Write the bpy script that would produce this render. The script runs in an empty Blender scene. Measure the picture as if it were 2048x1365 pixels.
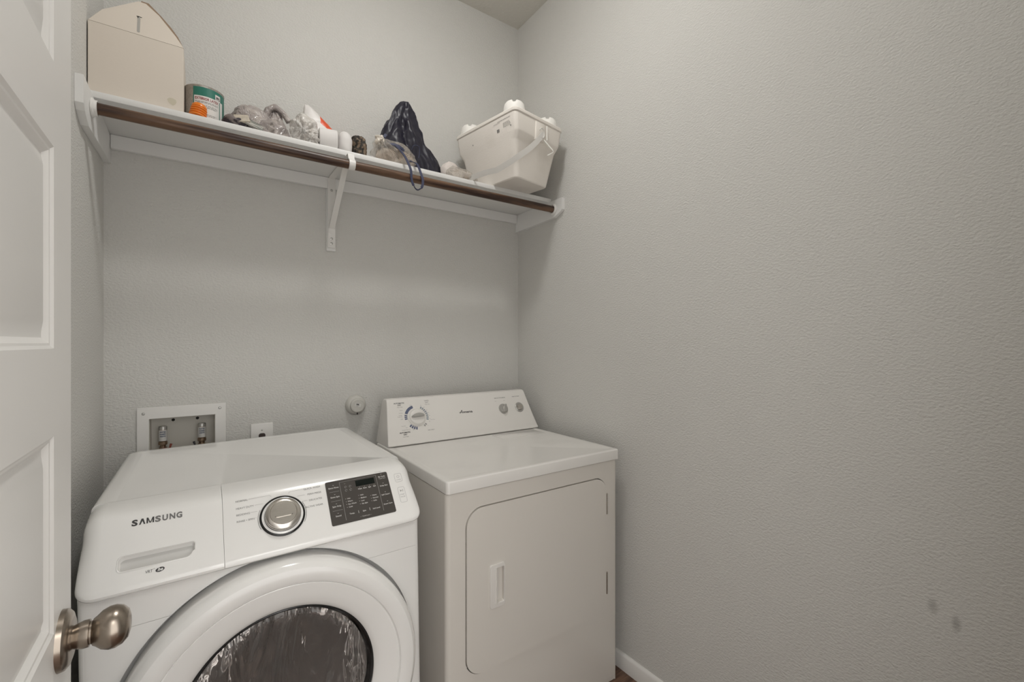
import bpy, bmesh, math, random
from math import sin, cos, pi, radians, sqrt
from mathutils import Vector, Matrix, noise, Euler

# ------------------------------------------------------------------ camera, world, light, exposure
scene = bpy.context.scene
COL = scene.collection
H = 1.333                      # eye height
CAM_YAW = 34.698
cam_d = bpy.data.cameras.new('camera')
cam = bpy.data.objects.new('camera', cam_d)
COL.objects.link(cam)
cam.location = (0, 0, H)
cam.rotation_euler = (radians(90), 0, radians(-CAM_YAW))
cam_d.sensor_width = 36
cam_d.lens = 894 / 2048 * 36
cam_d.shift_y = 4.5 / 2048
cam_d.clip_start = 0.02
scene.camera = cam

scene.view_settings.view_transform = 'Standard'
scene.view_settings.look = 'None'
scene.view_settings.gamma = 1
scene.view_settings.use_curve_mapping = False
scene.view_settings.exposure = 0.31

world = bpy.data.worlds.new('world')
scene.world = world
world.use_nodes = True
world.node_tree.nodes['Background'].inputs[0].default_value = (1.0, 0.985, 0.955, 1)
world.node_tree.nodes['Background'].inputs[1].default_value = 1.72

def area_light(name, loc, rot, size, power, color=(1, 0.97, 0.93), shape='DISK'):
    d = bpy.data.lights.new(name, 'AREA'); d.shape = shape; d.size = size; d.energy = power; d.color = color
    o = bpy.data.objects.new(name, d); COL.objects.link(o); o.location = loc; o.rotation_euler = rot
    return o
LAMP = (0.54, 1.04, 3.048)                    # flush ceiling lamp in the laundry room
LAMP_STRENGTH = 53.0
# added fill light behind the camera, shining through the open doorway
area_light('fill_light', (0.35, -0.9, 2.7), (radians(32), 0, 0), 0.6, 3.0)

# ------------------------------------------------------------------ room measures
RX, LX, BY, CZ, FY = 1.4177, -0.2698, 1.99, 3.048, 0.06
SH = H + 0.7125                # shelf top
SF = 1.705                     # shelf front edge y

# ------------------------------------------------------------------ materials
MATS = {}
def mat(name, col, rough=0.5, metal=0.0, bump=None, spec=0.5, **kw):
    if name in MATS: return MATS[name]
    m = bpy.data.materials.new(name); m.use_nodes = True
    nt = m.node_tree; b = nt.nodes['Principled BSDF']
    b.inputs['Base Color'].default_value = (*col, 1)
    b.inputs['Roughness'].default_value = rough
    b.inputs['Metallic'].default_value = metal
    b.inputs['Specular IOR Level'].default_value = spec
    for k, v in kw.items():
        b.inputs[k.replace('_', ' ')].default_value = v
    tc = nt.nodes.new('ShaderNodeTexCoord')
    if bump:
        # list of (kind, scale, strength, distance, stretch)
        prev = None
        for kind, sc, st, dist, stretch in bump:
            mp = nt.nodes.new('ShaderNodeMapping'); mp.inputs['Scale'].default_value = stretch
            nt.links.new(tc.outputs['Object'], mp.inputs[0])
            if kind == 'noise':
                t = nt.nodes.new('ShaderNodeTexNoise'); t.inputs['Scale'].default_value = sc; t.inputs['Detail'].default_value = 3
                out = t.outputs[0]
            else:
                t = nt.nodes.new('ShaderNodeTexVoronoi'); t.inputs['Scale'].default_value = sc
                t.feature = 'F1' if kind == 'voronoi' else 'DISTANCE_TO_EDGE'
                out = t.outputs[0]
            nt.links.new(mp.outputs[0], t.inputs[0])
            bp = nt.nodes.new('ShaderNodeBump'); bp.inputs['Strength'].default_value = st; bp.inputs['Distance'].default_value = dist
            nt.links.new(out, bp.inputs['Height'])
            if prev: nt.links.new(prev.outputs[0], bp.inputs['Normal'])
            prev = bp
        nt.links.new(prev.outputs[0], b.inputs['Normal'])
    MATS[name] = m
    return m

def mottle(m, c2, scale, fac=1.0, stretch=(1, 1, 1), lo=0.4, hi=0.65, detail=4, distort=0.0):
    """surface pattern: noise-driven mix between the base colour and c2"""
    nt = m.node_tree; b = nt.nodes['Principled BSDF']
    tc = nt.nodes.new('ShaderNodeTexCoord'); mp = nt.nodes.new('ShaderNodeMapping'); mp.inputs['Scale'].default_value = stretch
    n = nt.nodes.new('ShaderNodeTexNoise'); n.inputs['Scale'].default_value = scale; n.inputs['Detail'].default_value = detail
    n.inputs['Distortion'].default_value = distort
    mr = nt.nodes.new('ShaderNodeMapRange'); mr.inputs['From Min'].default_value = lo; mr.inputs['From Max'].default_value = hi
    mr.inputs['To Max'].default_value = fac
    mx = nt.nodes.new('ShaderNodeMix'); mx.data_type = 'RGBA'
    mx.inputs['A'].default_value = b.inputs['Base Color'].default_value; mx.inputs['B'].default_value = (*c2, 1)
    nt.links.new(tc.outputs['Object'], mp.inputs[0]); nt.links.new(mp.outputs[0], n.inputs[0])
    nt.links.new(n.outputs[0], mr.inputs[0]); nt.links.new(mr.outputs[0], mx.inputs['Factor'])
    nt.links.new(mx.outputs['Result'], b.inputs['Base Color'])
    return m

ONE = (1, 1, 1)
WALL = mat('wall_paint', (0.66, 0.65, 0.622), 0.75, bump=[('noise', 115, 0.6, 0.005, (1, 1, 1.6)), ('noise', 260, 0.35, 0.002, (1, 1, 1.4))], spec=0.3)
CEIL = mat('ceiling_paint', (0.70, 0.68, 0.63), 0.9, bump=[('noise', 60, 0.5, 0.006, ONE)], spec=0.2)
TRIM = mat('white_trim_paint', (0.80, 0.785, 0.76), 0.35)
DOORM = mat('door_paint', (0.80, 0.785, 0.76), 0.38)
SHELFM = mat('shelf_paint', (0.82, 0.815, 0.80), 0.4)
FLOORM = mottle(mat('floor_wood', (0.085, 0.045, 0.028), 0.4, bump=[('noise', 30, 0.2, 0.002, (1, 12, 1))]), (0.20, 0.11, 0.07), 9, 1, (1, 9, 1))
WASH = mat('washer_enamel', (0.87, 0.86, 0.84), 0.17, Coat_Weight=0.5, Coat_Roughness=0.05)
WASHD = mat('washer_slot_shade', (0.60, 0.59, 0.57), 0.4)  # washer white darkened to grey: shade of the drawer grip recess, put into the colour
DRY = mat('dryer_enamel', (0.76, 0.725, 0.675), 0.25)
DRYC = mat('dryer_console_plastic', (0.82, 0.795, 0.76), 0.3)
BLK = mat('black_gloss', (0.012, 0.012, 0.012), 0.12)
PANELM = mat('display_panel', (0.065, 0.058, 0.052), 0.25)
LCD = mat('display_glass', (0.004, 0.008, 0.007), 0.08)
INK = mat('dark_ink', (0.05, 0.048, 0.048), 0.6)
GREYINK = mat('grey_ink', (0.17, 0.165, 0.16), 0.6)
PALEINK = mat('pale_ink', (0.62, 0.60, 0.58), 0.6)
FAINT = mat('faint_ink', (0.34, 0.33, 0.32), 0.6)
BLUEINK = mat('blue_ink', (0.12, 0.14, 0.22), 0.6)
BLUEPALE = mat('pale_blue_ink', (0.30, 0.33, 0.36), 0.6)
CHROME = mat('brushed_chrome', (0.62, 0.59, 0.55), 0.22, 1.0, bump=[('noise', 40, 0.1, 0.001, (1, 1, 30))])
SILVER = mat('silver_plastic', (0.50, 0.49, 0.47), 0.3, 0.6)
NICKEL = mat('satin_nickel', (0.36, 0.31, 0.26), 0.27, 1.0)
ROD = mottle(mat('rod_wood', (0.15, 0.082, 0.046), 0.4, bump=[('noise', 40, 0.15, 0.001, (2, 30, 30))]), (0.035, 0.014, 0.008), 6, 1, (0.6, 8, 8), 0.42, 0.6)
BRASS = mat('brass', (0.42, 0.31, 0.23), 0.3, 1.0)
HOLE = mat('dark_hole', (0.02, 0.017, 0.015), 0.8)
STEEL = mottle(mat('drum_steel', (0.50, 0.46, 0.43), 0.22, 1.0, bump=[('voronoi', 70, 0.6, 0.004, ONE)]), (0.04, 0.036, 0.034), 22, 1, (1, 0.35, 1), 0.46, 0.56)
GASKET = mat('door_gasket', (0.10, 0.095, 0.09), 0.5)

# ------------------------------------------------------------------ mesh helpers
def link(name, me, m=None, parent=None, smooth=True, angle=35):
    o = bpy.data.objects.new(name, me); COL.objects.link(o)
    if m is not None:
        for x in (m if isinstance(m, (list, tuple)) else [m]): me.materials.append(x)
    if smooth and len(me.polygons):
        me.polygons.foreach_set('use_smooth', [True] * len(me.polygons))
        for p in me.polygons:
            if p.area > 0.012: p.use_smooth = False
        me.set_sharp_from_angle(angle=radians(angle))
    if parent is not None: o.parent = parent
    return o
def obj(name, bm, m=None, parent=None, smooth=True, angle=35, fix=True):
    if fix: bmesh.ops.recalc_face_normals(bm, faces=bm.faces)
    me = bpy.data.meshes.new(name); bm.to_mesh(me); bm.free()
    return link(name, me, m, parent, smooth, angle)
def tag(o, label=None, cat=None, group=None, kind=None):
    if label: o['label'] = label
    if cat: o['category'] = cat
    if group: o['group'] = group
    if kind: o['kind'] = kind
    return o
def thing(name, label, cat, loc=(0, 0, 0), rot=(0, 0, 0), group=None):
    o = bpy.data.objects.new(name, None); COL.objects.link(o); o.location = loc; o.rotation_euler = rot
    o.empty_display_size = 0.05
    return tag(o, label, cat, group)
def struct(o): o['kind'] = 'structure'; return o

def box(bm, x0, x1, y0, y1, z0, z1, bev=0.0, seg=2, mi=0):
    n0 = len(bm.verts)
    r = bmesh.ops.create_cube(bm, size=1)
    vs = r['verts']
    for v in vs:
        v.co = Vector(((x0 + x1) / 2 + v.co.x * (x1 - x0), (y0 + y1) / 2 + v.co.y * (y1 - y0), (z0 + z1) / 2 + v.co.z * (z1 - z0)))
    fs = set(f for v in vs for f in v.link_faces)
    for f in fs: f.material_index = mi
    if bev > 0:
        es = list(set(e for v in vs for e in v.link_edges))
        bmesh.ops.bevel(bm, geom=es, offset=bev, segments=seg, profile=0.5, affect='EDGES')
    return bm
def boxm(*a, **k): return box(bmesh.new(), *a, **k)

def lathe(prof, seg=64, axis='Y', center=(0, 0, 0), bm=None, mi=0, closed=False):
    """revolve (r, h) points about an axis; r==0 closes to a point"""
    bm = bm or bmesh.new()
    rings = []
    for r, h in prof:
        if r <= 1e-7:
            ring = [bm.verts.new(P(0, 0, h, axis, center))]
        else:
            ring = [bm.verts.new(P(r * cos(2 * pi * k / seg), r * sin(2 * pi * k / seg), h, axis, center)) for k in range(seg)]
        rings.append(ring)
    pairs = list(zip(rings, rings[1:])) + ([(rings[-1], rings[0])] if closed else [])
    for a, b in pairs:
        for k in range(seg):
            k2 = (k + 1) % seg
            if len(a) == 1 and len(b) == 1: continue
            if len(a) == 1: f = bm.faces.new((a[0], b[k], b[k2]))
            elif len(b) == 1: f = bm.faces.new((a[k], a[k2], b[0]))
            else: f = bm.faces.new((a[k], a[k2], b[k2], b[k]))
            f.material_index = mi
    return bm
def P(u, v, h, axis, c):
    if axis == 'Y': q = (u, h, v)
    elif axis == 'X': q = (h, u, v)
    else: q = (u, v, h)
    return (q[0] + c[0], q[1] + c[1], q[2] + c[2])

def prism(poly, a0, a1, axis='X', bm=None, mi=0):
    """extrude a closed 2d polygon along an axis"""
    bm = bm or bmesh.new()
    def q(p, a):
        return {'X': (a, p[0], p[1]), 'Y': (p[0], a, p[1]), 'Z': (p[0], p[1], a)}[axis]
    A = [bm.verts.new(q(p, a0)) for p in poly]; B = [bm.verts.new(q(p, a1)) for p in poly]
    fs = [bm.faces.new(A), bm.faces.new(B[::-1])]
    for i in range(len(poly)):
        j = (i + 1) % len(poly)
        fs.append(bm.faces.new((A[i], B[i], B[j], A[j])))
    for f in fs: f.material_index = mi
    return bm
def rrect(x0, x1, y0, y1, r, seg=8):
    if not isinstance(r, (list, tuple)): r = [r] * 4
    out = []
    for (cx, cy, a0, rr) in ((x1 - r[0], y1 - r[0], 0, r[0]), (x0 + r[1], y1 - r[1], 90, r[1]), (x0 + r[2], y0 + r[2], 180, r[2]), (x1 - r[3], y0 + r[3], 270, r[3])):
        for k in range(seg + 1):
            a = radians(a0 + 90 * k / seg); out.append((cx + rr * cos(a), cy + rr * sin(a)))
    return out
def loft(levels, seg=6, cap0=True, bm=None):
    """skin rounded rectangles (z, x0, x1, y0, y1, radii) stacked along z"""
    bm = bm or bmesh.new()
    rings = [[bm.verts.new((x, y, z)) for x, y in rrect(x0, x1, y0, y1, r, seg)] for z, x0, x1, y0, y1, r in levels]
    n = len(rings[0])
    for a, b in zip(rings, rings[1:]):
        for i in range(n): bm.faces.new((a[i], a[(i + 1) % n], b[(i + 1) % n], b[i]))
    if cap0: bm.faces.new(rings[0])
    bm.faces.new(rings[-1]); return bm
def tube(pts, r, seg=12, bm=None, mi=0, caps=True):
    bm = bm or bmesh.new()
    pts = [Vector(p) for p in pts]; n = len(pts)
    rad = r if isinstance(r, (list, tuple)) else [r] * n
    rings = []; up = None
    for i, p in enumerate(pts):
        t = (pts[min(i + 1, n - 1)] - pts[max(i - 1, 0)]).normalized()
        if up is None:
            up = Vector((0, 0, 1)) if abs(t.z) < 0.9 else Vector((1, 0, 0))
        up = (up - t * up.dot(t)).normalized(); s = t.cross(up)
        rings.append([bm.verts.new(p + (up * cos(2 * pi * k / seg) + s * sin(2 * pi * k / seg)) * rad[i]) for k in range(seg)])
    for a, b in zip(rings, rings[1:]):
        for k in range(seg):
            f = bm.faces.new((a[k], a[(k + 1) % seg], b[(k + 1) % seg], b[k])); f.material_index = mi
    if caps:
        bm.faces.new(rings[0]).material_index = mi; bm.faces.new(rings[-1][::-1]).material_index = mi
    return bm
def ribbon(pts, wdir, w, th=0.0012, bm=None):
    bm = bm or bmesh.new(); pts = [Vector(p) for p in pts]; n = len(pts); rings = []
    for i, p in enumerate(pts):
        t = (pts[min(i + 1, n - 1)] - pts[max(i - 1, 0)]).normalized()
        wd = Vector(wdir[i] if isinstance(wdir[0], (list, tuple, Vector)) else wdir); wd = (wd - t * wd.dot(t)).normalized(); nn = t.cross(wd)
        rings.append([bm.verts.new(p + wd * a * w / 2 + nn * b * th) for a, b in ((-1, -1), (1, -1), (1, 1), (-1, 1))])
    for a, b in zip(rings, rings[1:]):
        for k in range(4): bm.faces.new((a[k], a[(k + 1) % 4], b[(k + 1) % 4], b[k]))
    bm.faces.new(rings[0]); bm.faces.new(rings[-1][::-1])
    return bm
def spline(pts, n=10):
    pts = [Vector(p) for p in pts]; out = []
    q = [pts[0]] + pts + [pts[-1]]
    for i in range(1, len(q) - 2):
        for k in range(n):
            t = k / n; p0, p1, p2, p3 = q[i - 1:i + 3]
            out.append(0.5 * ((2 * p1) + (p2 - p0) * t + (2 * p0 - 5 * p1 + 4 * p2 - p3) * t * t + (3 * p1 - p0 - 3 * p2 + p3) * t ** 3))
    out.append(pts[-1]); return out
def boolean(o, cutters, op='DIFFERENCE'):
    """apply boolean cuts to o's mesh and remove the cutters"""
    for c in cutters:
        md = o.modifiers.new('b', 'BOOLEAN'); md.operation = op; md.object = c; md.solver = 'EXACT'
    bpy.context.view_layer.update()
    dg = bpy.context.evaluated_depsgraph_get()
    me = bpy.data.meshes.new_from_object(o.evaluated_get(dg), depsgraph=dg)
    o.modifiers.clear(); o.data = me
    me.polygons.foreach_set('use_smooth', [True] * len(me.polygons))
    for p in me.polygons:
        if p.area > 0.012: p.use_smooth = False
    me.set_sharp_from_angle(angle=radians(30))
    for c in cutters: bpy.data.objects.remove(c)
    return o
def cutter(bm): return obj('cutter', bm, smooth=False)

class Text:
    """collects words laid on planes and links them as one lettering mesh"""
    def __init__(s): s.bm = bmesh.new(); s.mats = []
    def mi(s, m):
        if m not in s.mats: s.mats.append(m)
        return s.mats.index(m)
    def word(s, txt, o, u, v, size, m, align='LEFT', width=None, shear=0, bold=0.0, lift=0.0004, spacing=1.0):
        c = bpy.data.curves.new('t', 'FONT'); c.body = txt; c.align_x = align; c.size = size; c.shear = shear; c.offset = bold; c.space_character = spacing
        c.resolution_u = 3
        ob = bpy.data.objects.new('t', c); COL.objects.link(ob)
        bpy.context.view_layer.update()
        dg = bpy.context.evaluated_depsgraph_get()
        me = bpy.data.meshes.new_from_object(ob.evaluated_get(dg))
        bpy.data.objects.remove(ob)
        o, u, v = Vector(o), Vector(u).normalized(), Vector(v).normalized(); n = u.cross(v)
        xs = [p.co.x for p in me.vertices]
        if not xs: return
        k = 1.0
        if width: k = width / (max(xs) - min(xs))
        vs = [s.bm.verts.new(o + u * p.co.x * k + v * p.co.y + n * lift) for p in me.vertices]
        i = s.mi(m)
        for f in me.polygons:
            try: fc = s.bm.faces.new([vs[j] for j in f.vertices]); fc.material_index = i
            except ValueError: pass
        bpy.data.meshes.remove(me)
    def poly(s, pts, m, lift_n=None, lift=0.0004):
        n = Vector(lift_n) if lift_n else Vector((0, 0, 0))
        vs = [s.bm.verts.new(Vector(p) + n * lift) for p in pts]
        s.bm.faces.new(vs).material_index = s.mi(m)
    def line(s, a, b, w, n, m, lift=0.0004):
        a, b, n = Vector(a), Vector(b), Vector(n).normalized(); d = (b - a).normalized().cross(n) * w / 2
        s.poly([a - d, b - d, b + d, a + d], m, n, lift)
    def arc(s, c, u, v, r0, r1, a0, a1, m, n=10, lift=0.0004):
        c, u, v = Vector(c), Vector(u).normalized(), Vector(v).normalized(); nn = u.cross(v)
        def q(r, a): return c + (u * cos(radians(a)) + v * sin(radians(a))) * r
        for k in range(n):
            b0, b1 = a0 + (a1 - a0) * k / n, a0 + (a1 - a0) * (k + 1) / n
            s.poly([q(r0, b0), q(r0, b1), q(r1, b1), q(r1, b0)], m, nn, lift)
    def build(s, parent, name='lettering', gap=0.022):
        """link the marks, one mesh for each cluster of marks that sit close together"""
        faces = list(s.bm.faces); bbs = []
        cell = {}; root = list(range(len(faces)))
        def find(i):
            while root[i] != i: root[i] = root[root[i]]; i = root[i]
            return i
        h = gap / 2
        for i, f in enumerate(faces):
            for v in f.verts:
                k = (round(v.co.x / h), round(v.co.y / h), round(v.co.z / h))
                if k in cell: root[find(i)] = find(cell[k])
                else: cell[k] = i
        for k, i in list(cell.items()):
            for dx in (-1, 0, 1):
                for dy in (-1, 0, 1):
                    for dz in (-1, 0, 1):
                        j = cell.get((k[0] + dx, k[1] + dy, k[2] + dz))
                        if j is not None: root[find(i)] = find(j)
        groups = {}
        for i, f in enumerate(faces): groups.setdefault(find(i), []).append(f)
        out = None
        for g in sorted(groups.values(), key=len, reverse=True):
            bm = bmesh.new(); vm = {}
            for f in g:
                nf = bm.faces.new([vm.setdefault(v, vm.get(v) or bm.verts.new(v.co)) for v in f.verts]); nf.material_index = f.material_index
            o = obj(name, bm, s.mats, parent, smooth=False, fix=False)
            out = out or o
        s.bm.free(); return out

# ------------------------------------------------------------------ setting
def build_room():
    T = 0.12
    w = obj('wall_back', boxm(LX - T, RX + T, BY, BY + T, -0.1, CZ + 0.1), WALL, smooth=False)
    boolean(w, [cutter(boxm(-0.1525, 0.0387, BY - 0.01, BY + 0.085, H - 0.45, H - 0.2622))]); struct(w)
    struct(obj('wall_left', boxm(LX - T, LX, FY - T, BY, -0.1, CZ + 0.1), WALL, smooth=False))
    r = obj('wall_right', boxm(RX, RX + T, FY - T, BY, -0.1, CZ + 0.1), WALL, smooth=False); struct(r)
    f = obj('wall_front', boxm(LX, RX, FY - 0.115, FY, -0.1, CZ + 0.1), WALL, smooth=False)
    boolean(f, [cutter(boxm(-0.19, 0.665, FY - 0.2, FY + 0.1, -0.05, 2.075))]); struct(f)
    struct(obj('ceiling', boxm(LX - T, RX + T, FY - T, BY + T, CZ, CZ + 0.1), CEIL, smooth=False))
    struct(obj('floor', boxm(LX - 0.8, RX + 0.8, -2.2, BY + T, -0.1, 0), FLOORM, smooth=False))
    prof = [(0, 0), (-0.012, 0), (-0.012, 0.055), (-0.009, 0.062), (-0.003, 0.066), (0, 0.066)]
    struct(obj('baseboard_right', prism([(RX + a, b) for a, b in prof], FY, BY, 'Y'), TRIM))
    struct(obj('baseboard_back', prism([(BY + a, b) for a, b in prof], LX, RX - 0.013, 'X'), TRIM))
    struct(obj('baseboard_left', prism([(LX - a, b) for a, b in prof], FY, BY - 0.013, 'Y'), TRIM))
    # jamb lining of the doorway the camera stands in
    bm = bmesh.new()
    box(bm, -0.19, -0.172, FY - 0.115, FY + 0.004, 0, 2.057); box(bm, 0.6485, 0.665, FY - 0.115, FY - 0.002, 0, 2.057); box(bm, -0.19, 0.665, FY - 0.115, FY - 0.002, 2.0575, 2.075)
    struct(obj('trim_1', bm, TRIM, smooth=False))
    # scuffs on the right-hand wall: two dark smudges in the paint
    nt = WALL.node_tree; b = nt.nodes['Principled BSDF']
    geo = nt.nodes.new('ShaderNodeTexCoord')
    last = None
    base = b.inputs['Base Color'].default_value[:]
    for (cy, cz, ry, rz, f) in ((0.302, 0.712, 0.012, 0.022, 0.32), (0.262, 0.69, 0.010, 0.025, 0.36)):
        mp = nt.nodes.new('ShaderNodeMapping'); mp.vector_type = 'POINT'
        mp.inputs['Location'].default_value = (-RX / 0.02, -cy / ry, -cz / rz); mp.inputs['Scale'].default_value = (1 / 0.02, 1 / ry, 1 / rz)
        nt.links.new(geo.outputs['Object'], mp.inputs[0])
        ln = nt.nodes.new('ShaderNodeVectorMath'); ln.operation = 'LENGTH'; nt.links.new(mp.outputs[0], ln.inputs[0])
        mr = nt.nodes.new('ShaderNodeMapRange'); mr.interpolation_type = 'SMOOTHSTEP'
        mr.inputs['From Min'].default_value = 1.15; mr.inputs['From Max'].default_value = 0.1; mr.inputs['To Max'].default_value = f
        nt.links.new(ln.outputs['Value'], mr.inputs[0])
        mx = nt.nodes.new('ShaderNodeMix'); mx.data_type = 'RGBA'; mx.inputs['A'].default_value = base; mx.inputs['B'].default_value = (0.09, 0.085, 0.075, 1)
        if last: nt.links.new(last.outputs['Result'], mx.inputs['A'])
        nt.links.new(mr.outputs[0], mx.inputs['Factor']); last = mx
    nt.links.new(last.outputs['Result'], b.inputs['Base Color'])

def build_door():
    W, Tk, Z0, Z1 = 0.805, 0.035, 0.012, 2.045
    d = thing('door_1', 'white five-panel door standing open on the left', 'door', (-0.16, 0.915, 0), (0, 0, radians(0.5)))
    d['kind'] = 'structure'
    ys = [-W, -W + 0.0966, -0.0966, 0]
    zp = [(0.210, 0.468), (0.582, 0.840), (0.954, 1.212), (1.326, 1.589), (1.700, 1.945)]
    zs = [Z0] + [a for p in zp for a in p] + [Z1]
    bm = bmesh.new()
    V = {}
    for xi, x in enumerate((0.0, -Tk)):
        for i, y in enumerate(ys):
            for j, z in enumerate(zs): V[xi, i, j] = bm.verts.new((x, y, z))
    panels = []
    for xi in (0, 1):
        for i in range(3):
            for j in range(len(zs) - 1):
                f = bm.faces.new([V[xi, i, j], V[xi, i + 1, j], V[xi, i + 1, j + 1], V[xi, i, j + 1]][::(1 if xi == 0 else -1)])
                if i == 1 and j % 2 == 1: panels.append(f)
    n = len(zs)
    for j in range(n - 1):
        bm.faces.new([V[0, 0, j + 1], V[0, 0, j], V[1, 0, j], V[1, 0, j + 1]][::-1]); bm.faces.new([V[0, 3, j], V[0, 3, j + 1], V[1, 3, j + 1], V[1, 3, j]][::-1])
    for i in range(3):
        bm.faces.new([V[0, i, 0], V[0, i + 1, 0], V[1, i + 1, 0], V[1, i, 0]][::-1]); bm.faces.new([V[0, i, n - 1], V[0, i + 1, n - 1], V[1, i + 1, n - 1], V[1, i, n - 1]])
    bmesh.ops.recalc_face_normals(bm, faces=bm.faces)
    for f in panels:
        for th, dp in ((0.004, -0.003), (0.003, -0.0005), (0.007, -0.0055), (0.003, 0.0), (0.018, 0.006)):
            bmesh.ops.inset_region(bm, faces=[f], thickness=th, depth=dp, use_even_offset=True)
    obj('door_slab', bm, DOORM, d, angle=20)
    k = obj('door_knob', lathe([(0, 0.074), (0.010, 0.0735), (0.019, 0.071), (0.0255, 0.065), (0.0285, 0.057), (0.0283, 0.050), (0.025, 0.042), (0.0195, 0.036), (0.0175, 0.0330), (0.0150, 0.0318), (0.0150, 0.0300), (0.0178, 0.0292), (0.0180, 0.0230), (0.0160, 0.016), (0.0145, 0.012), (0.0145, 0.0)], 48, 'X', (0, -0.06, H - 0.4076)), NICKEL, d)
    k['label'] = 'satin nickel round knob'
    obj('rosette', lathe([(0, 0.0125), (0.026, 0.0125), (0.034, 0.010), (0.0385, 0.006), (0.0395, 0.0), (0, 0)], 48, 'X', (0, -0.06, H - 0.4076)), NICKEL, k)
    for z in (0.25, 1.03, 1.80): obj('hinge', tube([(0.004, -W - 0.004, z - 0.045), (0.004, -W - 0.004, z + 0.045)], 0.006, 12), NICKEL, d)

def build_ceiling_light():
    t = thing('ceiling_light', 'round flush ceiling lamp with frosted glass dome, above the laundry room', 'lamp', LAMP)
    obj('lamp_base', lathe([(0, 0), (0.135, 0), (0.138, -0.010), (0.135, -0.026), (0.125, -0.03), (0, -0.03)], 64, 'Z'), NICKEL, t)
    g = bpy.data.materials.new('lamp_glass'); g.use_nodes = True; nt = g.node_tree
    e = nt.nodes.new('ShaderNodeEmission'); e.inputs[0].default_value = (1.0, 0.985, 0.955, 1); e.inputs[1].default_value = LAMP_STRENGTH
    nt.links.new(e.outputs[0], nt.nodes['Material Output'].inputs[0])
    obj('lamp_shade', lathe([(0.118, -0.030), (0.117, -0.045), (0.104, -0.063), (0.075, -0.078), (0.038, -0.085), (0, -0.087)], 64, 'Z'), g, t)

# ------------------------------------------------------------------ washer
WA = Vector((0, -0.008, 0.880)); WV = Vector((0, 0.077, 0.089)).normalized(); WN = Vector((0, -WV.z, WV.y)); WU = Vector((1, 0, 0))
def wp(x, t, n=0.0): return WA + WU * x + WV * t + WN * n
def pillow(prof, x0, x1, r0, r1, C, steps=8):
    """extrude a y-z profile along x with the ends rounded in towards C"""
    bm = bmesh.new(); secs = []
    st = [(x0 + r0 * (1 - cos(pi / 2 * k / steps)), r0 * (1 - sin(pi / 2 * k / steps))) for k in range(steps + 1)] if r0 > 0 else [(x0, 0)]
    en = [(x1 - r1 * (1 - cos(pi / 2 * k / steps)), r1 * (1 - sin(pi / 2 * k / steps))) for k in range(steps, -1, -1)] if r1 > 0 else [(x1, 0)]
    st = st + [(st[-1][0] + (en[0][0] - st[-1][0]) * k / 6, 0) for k in range(1, 6)]
    for x, ins in st + en:
        ring = []
        for y, z in prof:
            dy, dz = C[0] - y, C[1] - z; d = sqrt(dy * dy + dz * dz)
            k = min(ins / d, 0.9)
            ring.append(bm.verts.new((x, y + dy * k, z + dz * k)))
        secs.append(ring)
    n = len(prof)
    for a, b in zip(secs, secs[1:]):
        for i in range(n): bm.faces.new((a[i], a[(i + 1) % n], b[(i + 1) % n], b[i]))
    bm.faces.new(secs[0]); bm.faces.new(secs[-1][::-1])
    bmesh.ops.recalc_face_normals(bm, faces=bm.faces)
    return bm
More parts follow.
